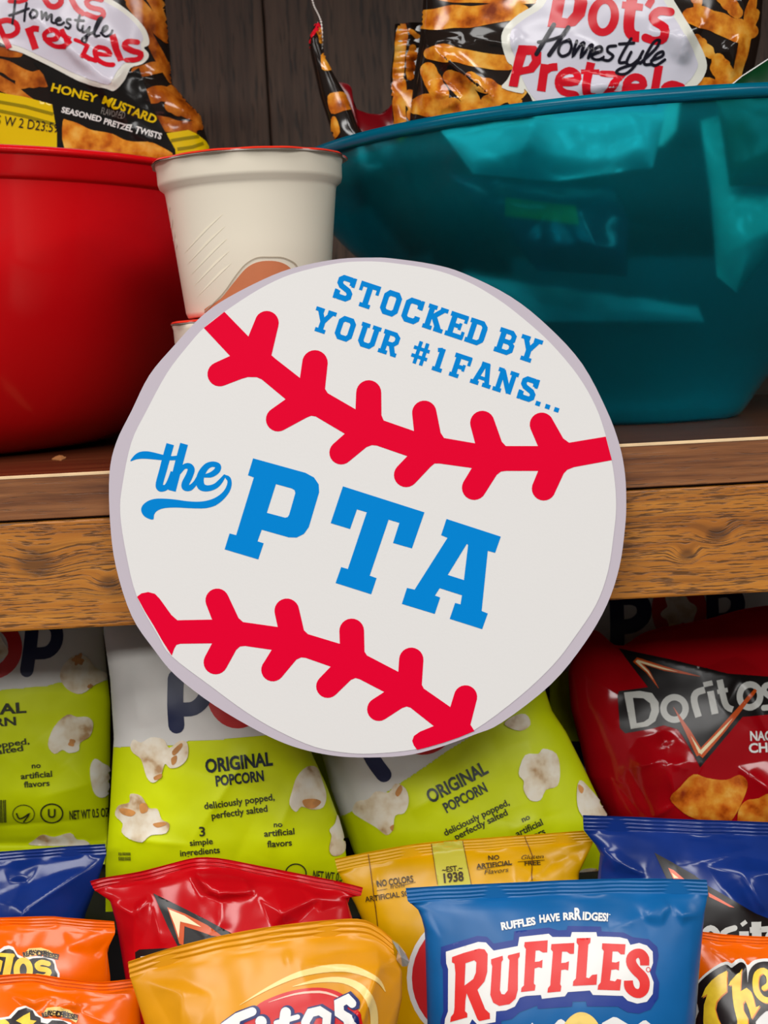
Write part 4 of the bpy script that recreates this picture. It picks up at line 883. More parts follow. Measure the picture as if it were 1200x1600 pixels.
decal(tg, 'swoosh', m_swoosh, [stroke(zg((130, 340, 2), (300, 240, 18), (480, 160, 34), (660, 125, 40), (800, 132, 40), (930, 190, 26), (980, 260, 4)), cap=False, sm=4), stroke(zg((440, 232, 3), (600, 195, 24), (740, 195, 36), (850, 250, 46), (905, 350, 46), (915, 470, 44), (905, 620, 40)), cap=False, sm=4)], 1)
decal(tg, 'logo_oval', mat('print_logo_red', rgb(206, 10, 16), 0.3), [poly(smooth(zg((120, 470), (225, 348), (320, 295), (430, 258), (560, 238), (660, 246), (740, 280), (815, 350), (845, 450), (830, 640), (480, 760), (150, 650)), 4), step=9)], 2)
decal(tg, 'logo_highlight', mat('print_pink', rgb(250, 190, 170), 0.3), [stroke(zg((300, 325, 2), (450, 278, 10), (600, 263, 14), (690, 285, 10), (720, 300, 3)), sm=3)], 3)
fr = [[(40, 470, 52), (120, 415, 54), (205, 380, 50)], [(110, 430, 54), (90, 530, 54), (60, 640, 54)], [(95, 530, 36), (165, 505, 36)], [(205, 530, 46), (180, 650, 46)], [(200, 560, 36), (240, 525, 40)], [(256, 438, 66), (257, 440, 66)], [(290, 530, 46), (270, 650, 46)], [(400, 385, 62), (380, 520, 62), (360, 650, 60)], [(345, 445, 30), (470, 410, 30)], [(515, 440, 48), (545, 385, 50), (600, 372, 50), (645, 400, 50), (640, 470, 50), (570, 510, 50), (520, 480, 48), (515, 440, 48)], [(795, 335, 50), (765, 305, 52), (715, 330, 56), (718, 385, 56), (770, 420, 56), (785, 480, 54), (745, 540, 50), (685, 525, 46)]]
decal(tg, 'logo_outline', mat('print_logo_navy', rgb(24, 36, 100), 0.3), [stroke(zg(*[(a + 10, b2, c + 24) for a, b2, c in f])) for f in fr], 4)
decal(tg, 'logo_lettering', m_white_print, [stroke(zg(*f)) for f in fr], 5)
# folded silver corner of its seal
pl = tg.plane; cf = zf((1093, 338), (1115, 352), (1140, 385), (1154, 412), (1145, 428), (1128, 428), (1108, 405), (1112, 375))
P = pl.hit(cf); n = len(P); V = list(P + pl.N * 0.001) + list(P - pl.N * 0.0012); cmid = P.mean(0) + pl.N * 0.0035
obj('foil_corner', V + [cmid], [(i, (i + 1) % n, 2 * n) for i in range(n)] + [tuple(range(2 * n - 1, n - 1, -1))] + [(i, n + i, n + (i + 1) % n, (i + 1) % n) for i in range(n)], mat('silver_foil', rgb(196, 190, 180), 0.22, metal=0.7, var=0.1), tg.root, label='silver folded seal corner')

# ---- bright blue potato chip bag, front --------------------------------
zu = lambda *p: z(680, 1400, .3, p)
m_blue = film('film_blue', rgb(10, 94, 156), 0.34, var=0.1)
tg = bag('potato_chip_bag', 'bright blue ridged potato chip bag with red lettering at the front', 'snack bag', None, 0.60, [(634, 1388), (700, 1384), (790, 1380), (900, 1375), (1000, 1373), (1104, 1375)], [(634, 1388), (637, 1407), (656, 1424), (664, 1455), (668, 1600), (666, 1700)], [(1104, 1375), (1106, 1396), (1101, 1425), (1094, 1500), (1086, 1600), (1086, 1700)], m_blue, zfloor=Z_LOW, lean=8, seed=53, bulge=0.024, seal=24, ridges=4,
         creases=[(1030, 1398, 1000, 1425, 2.2, 14), (1000, 1425, 945, 1440, 1.6, 18), (1030, 1398, 1045, 1420, 2.0, 10), (1045, 1420, 1095, 1430, 1.8, 12), (1050, 1405, 1090, 1402, 1.2, 10), (860, 1395, 700, 1415, 1.0, 26), (657, 1425, 666, 1480, 1.6, 8), (1080, 1430, 1060, 1600, 1.0, 24)], crumple=2, amp=0.6,
         peaks=[((1030, 1400), 3.5, [(985, 1405), (1028, 1396), (1048, 1412), (1030, 1440), (1000, 1435)]), ((1062, 1420), 3, [(1042, 1405), (1080, 1403), (1098, 1428), (1060, 1440)]), ((660, 1440), 3, [(650, 1420), (672, 1425), (690, 1460), (670, 1500), (660, 1490)])])
decal(tg, 'logo_shadow', mat('print_deep_blue', rgb(20, 50, 134), 0.4), [poly(zu((32, 265), (220, 208), (270, 213), (305, 248), (408, 230), (412, 185), (590, 165), (640, 180), (685, 178), (690, 157), (863, 160), (866, 185), (980, 190), (1030, 215), (1110, 225), (1155, 265), (1162, 310), (1145, 400), (1165, 450), (1160, 530), (1120, 590), (1060, 612), (1000, 605), (950, 575), (790, 575), (785, 548), (715, 550), (712, 575), (535, 588), (530, 570), (440, 605), (400, 640), (345, 650), (340, 720), (30, 760), (30, 650), (45, 600), (42, 385), (30, 350)), step=9)], 1)
decal(tg, 'logo_backing', m_white_print, [poly(zu((58, 290), (225, 240), (265, 243), (295, 275), (305, 285), (430, 262), (438, 215), (590, 198), (610, 215), (705, 215), (712, 190), (838, 190), (842, 212), (960, 215), (1000, 225), (1015, 255), (1060, 245), (1100, 258), (1130, 290), (1132, 350), (1115, 395), (1135, 450), (1130, 510), (1100, 550), (1050, 560), (1000, 545), (975, 520), (820, 515), (805, 492), (690, 500), (675, 522), (555, 535), (550, 515), (470, 520), (440, 530), (415, 575), (370, 595), (318, 600), (315, 655), (225, 672), (195, 640), (180, 668), (50, 695), (55, 640), (70, 600), (70, 380), (60, 350)), step=9)], 2)
RF = [poly(zu((90, 318), (150, 297), (228, 275), (258, 279), (274, 303), (272, 395), (258, 445), (222, 488), (262, 588), (286, 610), (287, 638), (232, 650), (222, 640), (166, 505), (160, 545), (158, 598), (170, 610), (170, 630), (82, 655), (86, 628), (100, 610), (104, 585), (108, 400), (103, 352), (90, 345)), [zu((160, 350), (205, 335), (216, 346), (213, 400), (200, 432), (155, 466))], step=9),
      poly(zu((292, 330), (352, 312), (354, 332), (346, 345), (338, 490), (346, 510), (362, 512), (378, 492), (387, 335), (378, 322), (380, 310), (440, 295), (440, 315), (432, 328), (430, 490), (418, 535), (388, 562), (335, 572), (303, 555), (288, 515), (298, 365), (292, 352)), step=9),
      poly(zu((466, 242), (585, 232), (582, 295), (560, 296), (540, 284), (522, 286), (518, 344), (540, 342), (558, 333), (556, 376), (538, 371), (517, 378), (513, 455), (522, 465), (518, 492), (446, 500), (449, 478), (462, 465), (472, 278), (463, 264)), step=9),
      poly(zu((604, 252), (724, 246), (722, 302), (702, 303), (685, 291), (660, 291), (655, 350), (678, 348), (696, 340), (692, 388), (675, 383), (655, 386), (650, 460), (656, 470), (652, 497), (583, 503), (586, 480), (598, 465), (612, 292), (602, 279)), step=9),
      poly(zu((737, 222), (808, 220), (806, 245), (796, 255), (785, 425), (800, 428), (816, 411), (842, 408), (838, 462), (716, 468), (718, 445), (732, 430), (745, 258), (736, 245)), step=9),
      poly(zu((868, 248), (990, 252), (985, 305), (965, 305), (950, 290), (922, 290), (918, 345), (940, 347), (958, 340), (955, 388), (940, 382), (915, 385), (908, 440), (935, 445), (946, 432), (967, 436), (960, 492), (844, 488), (847, 465), (860, 450), (876, 288), (866, 275)), step=9),
      stroke(zu((1088, 362, 46), (1086, 325, 50), (1068, 301, 48), (1042, 301, 48), (1021, 320, 50), (1020, 352, 52), (1042, 386, 52), (1074, 418, 52), (1088, 450, 52), (1083, 488, 50), (1060, 507, 48), (1030, 500, 46), (1008, 474, 50), (1004, 440, 46)), cap=False, sm=3), stroke(ell(1012, 1515, 3, 3.6, 16), 1.1, True, step=0)]
decal(tg, 'logo_lettering', mat('print_scarlet', rgb(222, 38, 34), 0.36), RF, 3)
decal(tg, 'lettering', m_white_print, [text('RUFFLES', 784, 1453.5, 54, 11, 9.5, .045), text('HAVE', 843, 1442, 32, 11, 5.5, .045), text('RR', 880, 1438, 19, 10.5, 3, .045), text('R', 898, 1437.5, 10.5, 17, 2, .045), text('IDGES!', 910, 1437.5, 40, 11.5, -3.5, .045), stroke([(952, 1430), (953, 1430)], 1.4)], 2)
decal(tg, 'peaks_print', m_white_print, [poly(zu((480, 690), (505, 658), (530, 690))), poly(zu((570, 720), (640, 645), (655, 640), (672, 650), (730, 720))), poly(zu((850, 720), (868, 660), (925, 629), (945, 632), (1000, 665), (1035, 680), (1080, 648), (1095, 646), (1150, 690), (1200, 760)))], 2)
decal(tg, 'chip_print', mat('print_potato_chip', rgb(232, 200, 110), 0.36, var=0.12, vscale=150), [poly(smooth(zu((655, 700), (690, 640), (740, 606), (790, 610), (835, 645), (860, 700), (860, 780), (650, 780)), 4), step=8)], 3)

# ---- orange cheese snack bags ------------------------------------------
m_or = film('film_orange', rgb(240, 100, 0), 0.17, var=0.1, spec=0.35)
m_ylogo = mat('print_cheese_yellow', rgb(250, 206, 50), 0.25, var=0.12, vscale=200)
m_blk2 = mat('print_warm_black', rgb(30, 20, 20), 0.25)
G_OR = 'orange cheese snack bags'
zx = lambda *p: z(1080, 1480, .1, p)
tg = bag('cheese_snack_bag', 'orange cheese snack bag at the right corner, beside the bright blue bag', 'snack bag', G_OR, 0.625, [(1080, 1455), (1105, 1457), (1140, 1461), (1200, 1464), (1400, 1470)], [(1080, 1455), (1080, 1475), (1084, 1700)], [(1400, 1470), (1400, 1490), (1396, 1700)], m_or, zfloor=Z_LOW, lean=8, seed=59, bulge=0.018, seal=14, ridges=3,
         creases=[(1110, 1480, 1150, 1482, 1.5, 10), (1150, 1482, 1142, 1510, 1.6, 9), (1130, 1590, 1180, 1592, 1.6, 8)], crumple=3,
         peaks=[((1148, 1484), 3, [(1105, 1482), (1150, 1474), (1185, 1490), (1145, 1515)])])
decal(tg, 'logo_border', m_white_print, [poly(smooth(zx((330, 330), (450, 255), (560, 222), (640, 250), (720, 190), (810, 195), (880, 280), (960, 215), (1080, 185), (1250, 190), (1500, 300), (1500, 1500), (40, 1500), (80, 1000), (30, 800), (70, 600), (180, 450)), 3), step=9)], 1)
decal(tg, 'logo_backing', m_blk2, [poly(smooth(zx((340, 370), (460, 300), (560, 268), (640, 315), (730, 240), (810, 245), (865, 330), (880, 560), (900, 400), (970, 290), (1080, 235), (1250, 240), (1500, 340), (1500, 1000), (1250, 990), (1130, 1030), (1010, 1250), (1500, 1500), (90, 1500), (130, 1000), (65, 760), (100, 600), (200, 480)), 3), step=9)], 2)
cs = [zx((555, 365), (552, 690), (470, 760), (400, 850), (380, 960), (420, 1100), (480, 1220), (440, 1500), (230, 1400), (205, 1150), (212, 900), (262, 730), (175, 782), (228, 640), (320, 520), (430, 430)),
      zx((780, 325), (772, 500), (762, 692), (862, 634), (930, 690), (970, 800), (1002, 940), (1072, 910), (1010, 1010), (938, 1122), (900, 980), (840, 832), (805, 880), (810, 980), (880, 1110), (890, 1500), (720, 1400), (720, 1150), (665, 930), (640, 760), (630, 592), (580, 602), (602, 540), (700, 430))]
ee = zx((1130, 640, 78), (1205, 580, 84), (1200, 450, 88), (1120, 375, 92), (1030, 420, 92), (1000, 540, 92), (1015, 680, 92), (1090, 790, 92), (1200, 830, 92), (1330, 780, 88))
decal(tg, 'logo_edge', mat('print_deep_orange', rgb(226, 130, 60), 0.25), [poly([(x + 1.6, y + 1.6) for x, y in c], step=8) for c in cs] + [stroke([(x + 1.4, y + 1.4, w) for x, y, w in ee], sm=3)], 3)
decal(tg, 'logo_lettering', m_ylogo, [poly(c, step=8) for c in cs] + [stroke(ee, sm=3)], 4)
# left pair
zk = lambda *p: z(0, 1460, .1166667, p)
tg = bag('cheese_snack_bag', 'upper of the two orange cheese snack bags at the left edge', 'snack bag', G_OR, 0.645, [(-270, 1440), (-100, 1436), (0, 1434), (75, 1432), (100, 1434), (178, 1440)], [(-270, 1440), (-266, 1460), (-262, 1700)], [(178, 1440), (180, 1458), (167, 1485), (172, 1525), (176, 1700)], m_or, zfloor=Z_LOW, lean=8, seed=61, bulge=0.018, seal=14, ridges=3,
         creases=[(178, 1458, 100, 1452, 1.2, 10), (178, 1460, 150, 1490, -1.6, 12), (0, 1462, 30, 1470, 1.2, 14)], crumple=3,
         peaks=[((140, 1455), 3, [(100, 1452), (150, 1446), (178, 1458), (150, 1490), (110, 1480)])])
mw = lambda f, x, y: [text('MADE WITH', *f(( x + 75, y - 60))[0], 30, 4.5, -4, .05), text('REAL', *f((x, y))[0], 17, 7, 14, .05), text('CHEESE!', *f((x + 160, y - 28))[0], 36, 7.5, -11, .05)]
decal(tg, 'logo_border', m_white_print, [poly(zk((-300, 260), (0, 205), (60, 160), (120, 148), (180, 170), (240, 270), (330, 312), (480, 288), (650, 292), (740, 345), (765, 450), (800, 520), (795, 800), (-300, 800)), step=8)], 1)
decal(tg, 'cheese_flag', mat('print_pale_flag', rgb(246, 206, 120), 0.3), [poly(zk((305, 285), (385, 190), (550, 178), (655, 212), (785, 300), (755, 335), (650, 290), (540, 268), (440, 285), (370, 322)), step=8)], 1)
decal(tg, 'logo_backing', m_blk2, [poly(zk((-300, 300), (0, 250), (70, 205), (130, 195), (180, 215), (235, 305), (340, 355), (440, 322), (600, 312), (700, 350), (728, 400), (735, 470), (770, 530), (765, 800), (-300, 800)), step=8)], 2)
decal(tg, 'logo_lettering', m_ylogo, [stroke(zk((145, 270), (115, 420), (75, 620)), 11.5, cap=False), stroke(zk(*[(a, b2) for a, b2 in ell(315, 480, 88, 130, 24)]), 9.5, True), stroke(zk((650, 395), (560, 375), (500, 410), (530, 460), (620, 475), (660, 510), (600, 570), (500, 560)), 8, sm=3), stroke(zk((-60, 350), (0, 380), (-20, 480)), 9), stroke(zk((20, 275), (180, 285)), 6)], 3)
decal(tg, 'lettering', m_blk2, mw(zk, 320, 305), 2)
tg = bag('cheese_snack_bag', 'lowest orange cheese snack bag in the left corner, in front of a like one', 'snack bag', G_OR, 0.60, [(-230, 1535), (-100, 1530), (0, 1524), (50, 1522), (100, 1529), (150, 1535), (200, 1531), (210, 1532)], [(-230, 1535), (-226, 1560), (-222, 1750)], [(210, 1532), (213, 1550), (217, 1572), (220, 1600), (222, 1750)], m_or, zfloor=Z_LOW, lean=8, seed=67, bulge=0.018, seal=16, ridges=3, seal_amp=0.0009,
         creases=[(0, 1546, 60, 1554, 2, 10), (60, 1554, 120, 1550, 2, 8), (120, 1550, 122, 1568, 2.2, 9), (140, 1545, 200, 1560, 1.6, 10), (95, 1560, 90, 1580, 1.2, 12), (122, 1568, 190, 1600, 1.4, 16)], crumple=3,
         peaks=[((121, 1556), 4, [(80, 1550), (130, 1545), (170, 1560), (125, 1575), (95, 1568)]), ((60, 1556), 3, [(10, 1548), (60, 1545), (90, 1552), (60, 1572)])])
decal(tg, 'logo_border', m_white_print, [poly(zk((-300, 1150), (0, 1120), (120, 1100), (230, 985), (350, 950), (450, 1000), (520, 1085), (600, 1130), (760, 1130), (950, 1180), (1000, 1300), (-300, 1400)), step=8)], 1)
decal(tg, 'cheese_flag', MATS['print_pale_flag'], [poly(zk((560, 1100), (630, 985), (800, 970), (935, 1000), (1050, 1135), (1020, 1185), (900, 1115), (760, 1075), (640, 1090)), step=8)], 2)
decal(tg, 'logo_backing', m_blk2, [poly(zk((-300, 1200), (0, 1150), (150, 1130), (250, 1020), (360, 980), (440, 1020), (475, 1090), (545, 1120), (550, 1180), (640, 1200), (700, 1150), (850, 1160), (950, 1220), (950, 1400), (-300, 1400)), step=8)], 2)
decal(tg, 'logo_lettering', m_ylogo, [poly(zk((220, 1160), (320, 1090), (405, 1045), (410, 1148), (495, 1160), (420, 1230), (390, 1400), (250, 1400), (300, 1200))), stroke(zk((-60, 1230), (60, 1180), (120, 1260)), 9, sm=3)], 3)
decal(tg, 'lettering', m_blk2, mw(zk, 575, 1115), 3)

# ---- pretzel bags in the bowls -------------------------------------------
m_pbag = film('film_pretzel_dark', rgb(34, 26, 22), 0.1)
m_pw = mat('print_logo_lilac', rgb(214, 210, 222), 0.16, 0.35)
m_pcream = mat('print_logo_cream', rgb(232, 230, 218), 0.16, 0.35)
m_pred = mat('print_logo_bright_red', rgb(214, 22, 40), 0.16, 0.35)
m_ink = mat('print_script_ink', rgb(24, 22, 34), 0.16, 0.35)
m_bk3 = mat('print_ribbon_black', rgb(26, 24, 22), 0.16, 0.35)
m_ylw = mat('print_mustard_yellow', rgb(232, 196, 8), 0.15)
m_ydk = mat('print_mustard_dark', rgb(150, 132, 8), 0.15)
G_PZ = 'pretzel bags standing in the bowls'
za = lambda *p: z(0, 0, .208333, p)           # region 0,0,250,150
ze = lambda *p: z(60, 100, .233333, p)        # region 60,100,340,260
zh = lambda *p: z(0, 0, 1 / 3, p)
tg = bag('pretzel_bag', 'honey mustard pretzel bag with a yellow band, standing in the red bowl', 'snack bag', G_PZ, 0.90, [(-150, -190), (50, -195), (262, -190)], [(-150, -190), (-165, 100), (-190, 420)], [(262, -190), (257, 0), (265, 77), (268, 130), (290, 156), (313, 180), (331, 246), (300, 275), (200, 420)], m_pbag, lean=-5, seed=71, bulge=0.026, seal=0, ramp=0.5,
         creases=[(60, 30, 185, 140, 3.0, 16), (185, 140, 205, 108, 3.0, 12), (170, 142, 210, 200, 2.5, 14), (185, 140, 130, 128, 1.6, 16), (255, 140, 312, 180, 2.2, 14), (215, 115, 262, 122, 2.2, 10), (230, 130, 240, 165, 2, 12), (312, 180, 262, 190, -2, 12), (140, 60, 230, 90, 1.8, 16), (210, 200, 252, 232, 1.8, 14)], crumple=4, amp=1.0,
         peaks=[((188, 135), 5, [(100, 60), (200, 100), (225, 112), (245, 190), (200, 190), (160, 150)]), ((262, 150), 5, [(215, 115), (262, 118), (315, 180), (265, 195), (240, 175)])])
pz = [stick(182, -30, 262, 60, 22, 1), stick(205, 5, 268, 125, 17, 2), stick(228, -20, 262, 40, 20, 3), stick(-20, 95, 70, 130, 22, 4), stick(-30, 110, 62, 170, 20, 5), stick(34, 128, 70, 122, 24, 6), stick(212, 112, 260, 105, 20, 7), stick(232, 152, 290, 140, 26, 8), stick(268, 165, 325, 178, 30, 9), stick(242, 188, 300, 205, 22, 10), stick(300, 196, 320, 192, 18, 11), stick(-60, 70, 30, 85, 14, 12), stick(190, -60, 300, -20, 26, 13)]
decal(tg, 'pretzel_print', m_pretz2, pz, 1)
decal(tg, 'yellow_band', m_ylw, [poly(zh((-600, 470), (-200, 445), (0, 435), (120, 455), (245, 490), (262, 560), (280, 700), (280, 1260), (-600, 1260)), step=10), poly(zh((780, 625), (830, 618), (880, 610), (915, 625), (960, 660), (1010, 740), (1010, 1300), (780, 1300), (820, 720)), step=10)], 2)
decal(tg, 'band_stripe', m_ydk, [stroke(zh((-300, 470), (0, 478), (120, 500), (250, 535)), 5, cap=False), stroke(zh((-300, 510), (0, 520), (120, 545), (255, 583)), 5, cap=False), stroke(zh((800, 660), (860, 650), (930, 640)), 5, cap=False), stroke(zh((830, 700), (900, 690), (950, 672)), 5, cap=False)], 3)
decal(tg, 'black_ribbon', m_bk3, [poly(zh((155, 290), (330, 350), (520, 430), (600, 350), (650, 320), (690, 440), (730, 540), (780, 630), (820, 700), (860, 1260), (270, 1260), (268, 620), (235, 430), (205, 350)), step=9)], 3)
decal(tg, 'pretzel_print', m_pretz, [poly(smooth(ze((165, 385), (200, 378), (270, 400), (350, 440), (430, 455), (500, 470), (570, 505), (640, 520), (730, 520), (800, 545), (900, 620), (600, 640), (300, 640), (175, 560)), 3), step=9)], 4)
decal(tg, 'logo_backing', m_pcream, [poly(smooth(za((-500, 150), (-300, -100), (-50, -300), (300, -300), (600, -150), (820, -10), (900, 40), (1000, 120), (1080, 210), (1112, 290), (1110, 340), (1075, 360), (1108, 400), (1105, 440), (1060, 485), (975, 515), (930, 600), (880, 660), (845, 682), (800, 665), (600, 610), (400, 510), (170, 400), (60, 370), (0, 320), (-300, 250)), 3), step=9)], 4)
decal(tg, 'logo_panel', m_pw, [poly(smooth(za((-400, 130), (-250, -80), (-50, -260), (300, -260), (580, -110), (790, 20), (880, 70), (970, 140), (1040, 220), (1068, 290), (1050, 330), (1060, 400), (1055, 430), (1010, 455), (930, 480), (860, 570), (820, 630), (780, 625), (600, 570), (400, 470), (170, 360), (70, 330), (0, 290), (-300, 210)), 3), step=9)], 5)
rd = [stroke(za((75, 15), (150, 20), (200, 5)), 6), stroke(za((330, -20), (370, 45), (420, 55), (460, 20), (450, -40)), 9, sm=3), stroke(za((530, -20), (570, 60), (620, 105)), 9, sm=3), stroke(za((760, 5), (690, -10), (650, 20), (680, 60), (760, 80), (775, 120), (730, 140), (650, 110)), 8, sm=3),
      stroke(za((-10, 180), (30, 270), (75, 365)), 9, cap=False), stroke(za((-10, 170), (60, 155), (125, 180), (135, 235), (90, 270), (40, 275)), 8.5, sm=3), stroke(za((215, 210), (245, 290), (272, 372)), 11, cap=False), stroke(za((240, 230), (260, 215), (300, 218)), 9.5, cap=False, sm=3),
      stroke(za((345, 295), (430, 290), (425, 245), (375, 230), (340, 260), (360, 310), (420, 345), (490, 345)), 7.5, sm=3), stroke(za((460, 225), (490, 290), (525, 340)), 8, cap=False, sm=3), stroke(za((445, 265), (530, 300)), 6, cap=False), stroke(za((565, 308), (655, 350), (620, 420), (715, 465)), 7, sm=2),
      stroke(za((720, 410), (820, 415), (800, 370), (740, 355), (708, 395), (730, 455), (790, 490), (845, 495)), 7.5, sm=3), stroke(za((840, 265), (870, 370), (905, 465)), 10.5, cap=False), stroke(za((1025, 320), (960, 315), (930, 345), (980, 380), (1050, 405), (1030, 445), (945, 455)), 8.5, sm=3)]
decal(tg, 'logo_lettering', m_pred, rd, 6)
def script(f):
    S_ = lambda *p: stroke(f(*p), 3.6, sm=4, step=4)
    return [S_((120, 10), (110, 90), (98, 180)), S_((205, 30), (195, 90), (188, 160)), S_((75, 120), (150, 95), (220, 70)), S_((250, 80), (232, 110), (245, 138), (275, 130), (282, 100), (262, 82)), S_((315, 95), (318, 145), (335, 115), (350, 105), (352, 155), (372, 128), (390, 118), (388, 170), (410, 180)), S_((420, 165), (455, 155), (445, 138), (420, 160), (430, 190), (460, 190), (480, 175)), S_((530, 150), (505, 150), (505, 175), (530, 195), (515, 220), (490, 210)), S_((600, 120), (585, 180), (585, 220), (605, 235)), S_((565, 155), (630, 160)), S_((625, 200), (618, 240), (645, 245), (672, 215)), S_((675, 210), (660, 270), (640, 325), (615, 310), (640, 280), (700, 250)), S_((705, 260), (745, 180), (765, 140), (740, 150), (710, 230), (715, 275), (745, 275)), S_((755, 255), (800, 225), (800, 200), (775, 215), (765, 260), (790, 282), (825, 265), (840, 235))]
decal(tg, 'script_lettering', m_ink, script(za), 7)
decal(tg, 'title_lettering', m_ylw, [text('HONEY', 80, 142, 74, 12, -14.5, .03), text('MUSTARD', 160, 161, 88, 12.5, -22, .03)], 5)
decal(tg, 'title_lettering', m_white_print, [text('SEASONED', 96, 175.5, 64, 8.5, -14, .03), text('PRETZEL TWISTS', 162, 193.5, 92, 9, -15.5, .03)], 5)
decal(tg, 'lettering', mat('print_dim_grey', rgb(140, 136, 128), 0.2), [text('FLAVORED', 158, 178, 36, 10.5, -12, .0)], 5)
decal(tg, 'lettering', m_ink, [text('35 W 2 D23:59', -14, 193, 106, 14.5, -8, .0)], 4)

zj = lambda *p: z(780, 0, .2833333, p)        # region 780,0,1120,180
zv = lambda *p: z(600, 0, .1833333, p)        # region 600,0,820,200
zo = lambda *p: z(1050, 0, .125, p)           # region 1050,0,1200,160
tg = bag('pretzel_bag', 'glossy pretzel bag standing upright in the teal bowl, logo in full view', 'snack bag', G_PZ, 0.835, [(672, -170), (930, -180), (1200, -175)], [(672, -170), (660, 20), (655, 70), (648, 110), (640, 190), (680, 290), (760, 400)], [(1200, -175), (1192, 0), (1188, 60), (1176, 120), (1180, 250), (1150, 400)], m_pbag, lean=-5, seed=73, bulge=0.03, seal=0, ramp=0.5,
         creases=[(660, 70, 768, 165, 3.2, 10), (660, 70, 720, 65, 2.6, 10), (720, 65, 790, 80, 2.2, 12), (655, 100, 665, 190, 2.4, 10), (668, 145, 712, 162, 2.2, 9), (712, 162, 685, 178, 2.4, 9), (662, 105, 672, 130, 2, 9), (695, 115, 702, 96, 2, 8), (1000, 60, 1085, 50, 2.4, 12), (1050, 60, 1048, 110, 3.0, 9), (900, 150, 960, 140, 3.0, 12), (870, 70, 930, 100, 2, 10), (800, 60, 790, 90, 2, 10), (1140, 0, 1160, 30, 2, 10), (1115, 90, 1150, 60, 2, 12)], crumple=4, amp=1.0,
         peaks=[((662, 72), 5, [(652, 50), (700, 58), (760, 80), (770, 168), (690, 130), (655, 120)]), ((680, 150), 4, [(655, 120), (700, 130), (722, 162), (690, 185), (655, 190)]), ((1048, 70), 4, [(1000, 62), (1050, 50), (1085, 52), (1060, 110), (1030, 100)]), ((900, 140), 4, [(860, 130), (905, 122), (960, 140), (920, 160), (880, 165)]), ((1130, 100), 4, [(1110, 80), (1150, 60), (1165, 100), (1130, 130)])])
pz = [stick(655, 32, 815, 18, 34, 21), stick(672, 82, 795, 98, 26, 22), stick(672, 110, 690, 160, 30, 23), stick(705, 120, 745, 168, 28, 24), stick(735, 122, 790, 150, 22, 25), stick(650, 165, 720, 172, 34, 26), stick(762, 158, 815, 140, 26, 27), stick(680, -8, 850, -2, 24, 28), stick(700, 175, 770, 178, 26, 29), stick(1078, 25, 1172, 50, 34, 30), stick(1175, 0, 1150, 125, 17, 31), stick(1120, 95, 1140, 135, 30, 32), stick(1088, 60, 1110, 85, 18, 33), stick(1128, -12, 1150, 20, 24, 34), stick(1085, -20, 1090, 8, 16, 35), stick(1085, 130, 1125, 145, 28, 36), stick(800, 150, 810, 165, 20, 37), stick(1165, 65, 1180, 20, 14, 38)]
decal(tg, 'pretzel_print', m_pretz, pz, 1)
decal(tg, 'logo_backing', m_pcream, [poly(smooth(zj((230, -80), (200, 20), (110, 80), (40, 140), (12, 200), (18, 260), (45, 340), (75, 370), (45, 440), (15, 485), (128, 516), (140, 492), (190, 570), (260, 800), (900, 800), (1000, 520), (1090, 470), (1135, 400), (1140, 340), (1110, 260), (1060, 170), (1000, 70), (940, -40), (850, -300), (400, -300)), 3), step=9)], 3)
decal(tg, 'logo_panel', m_pw, [poly(smooth(zj((290, -60), (240, 40), (150, 100), (75, 160), (60, 220), (80, 300), (110, 370), (130, 440), (180, 530), (260, 600), (420, 720), (800, 720), (960, 520), (1050, 440), (1090, 370), (1085, 330), (1050, 250), (1000, 160), (950, 80), (890, -30), (820, -250), (420, -250)), 3), step=9)], 4)
zj_ = zj
rd = [poly(zj((300, -20), (265, 150), (360, 158), (420, 145), (470, 90), (485, 20), (470, -60), (420, -100)), [zj((365, -10), (345, 100), (375, 105), (405, 70), (415, 10), (400, -30))], step=9), poly(zj(*ell(573, 95, 86, 108, 26, 8)), [zj(*ell(575, 92, 38, 68, 20, 8))], step=9),
      stroke(zj((735, -30), (715, 100), (715, 170), (740, 200), (770, 205)), 17, cap=False, sm=3), stroke(zj((675, 30), (790, 45)), 11, cap=False), stroke(zj((840, -30), (835, 10), (815, 42)), 11, cap=False), stroke(zj((940, 70), (880, 65), (845, 95), (860, 125), (910, 160), (905, 210), (860, 225), (805, 210)), 13.5, sm=3),
      poly(zj((103, 250), (200, 255), (232, 290), (230, 350), (190, 400), (115, 415), (102, 482), (52, 475)), [zj((150, 305), (175, 305), (180, 335), (160, 365), (128, 372))], step=9), stroke(zj((252, 355), (230, 505)), 13.5, cap=False), stroke(zj((245, 400), (280, 375), (320, 370)), 12, cap=False, sm=3),
      stroke(zj((335, 455), (425, 450), (425, 410), (385, 390), (340, 415), (325, 460), (350, 505), (420, 520)), 11.5, sm=3), stroke(zj((505, 345), (480, 470), (490, 520), (530, 530)), 13, cap=False, sm=3), stroke(zj((450, 400), (550, 400)), 9, cap=False), stroke(zj((565, 410), (665, 425), (590, 510), (700, 520)), 11, sm=2),
      stroke(zj((700, 480), (785, 478), (785, 440), (745, 425), (705, 450), (690, 500), (720, 550), (790, 560)), 11.5, sm=3), stroke(zj((878, 362), (850, 530), (845, 580)), 13, cap=False), stroke(zj((1000, 480), (950, 465), (910, 485), (930, 520), (980, 540)), 11.5, sm=3)]
decal(tg, 'logo_lettering', m_pred, rd, 5)
S2 = lambda *p: stroke(zj(*p), 4.6, sm=4, step=4)
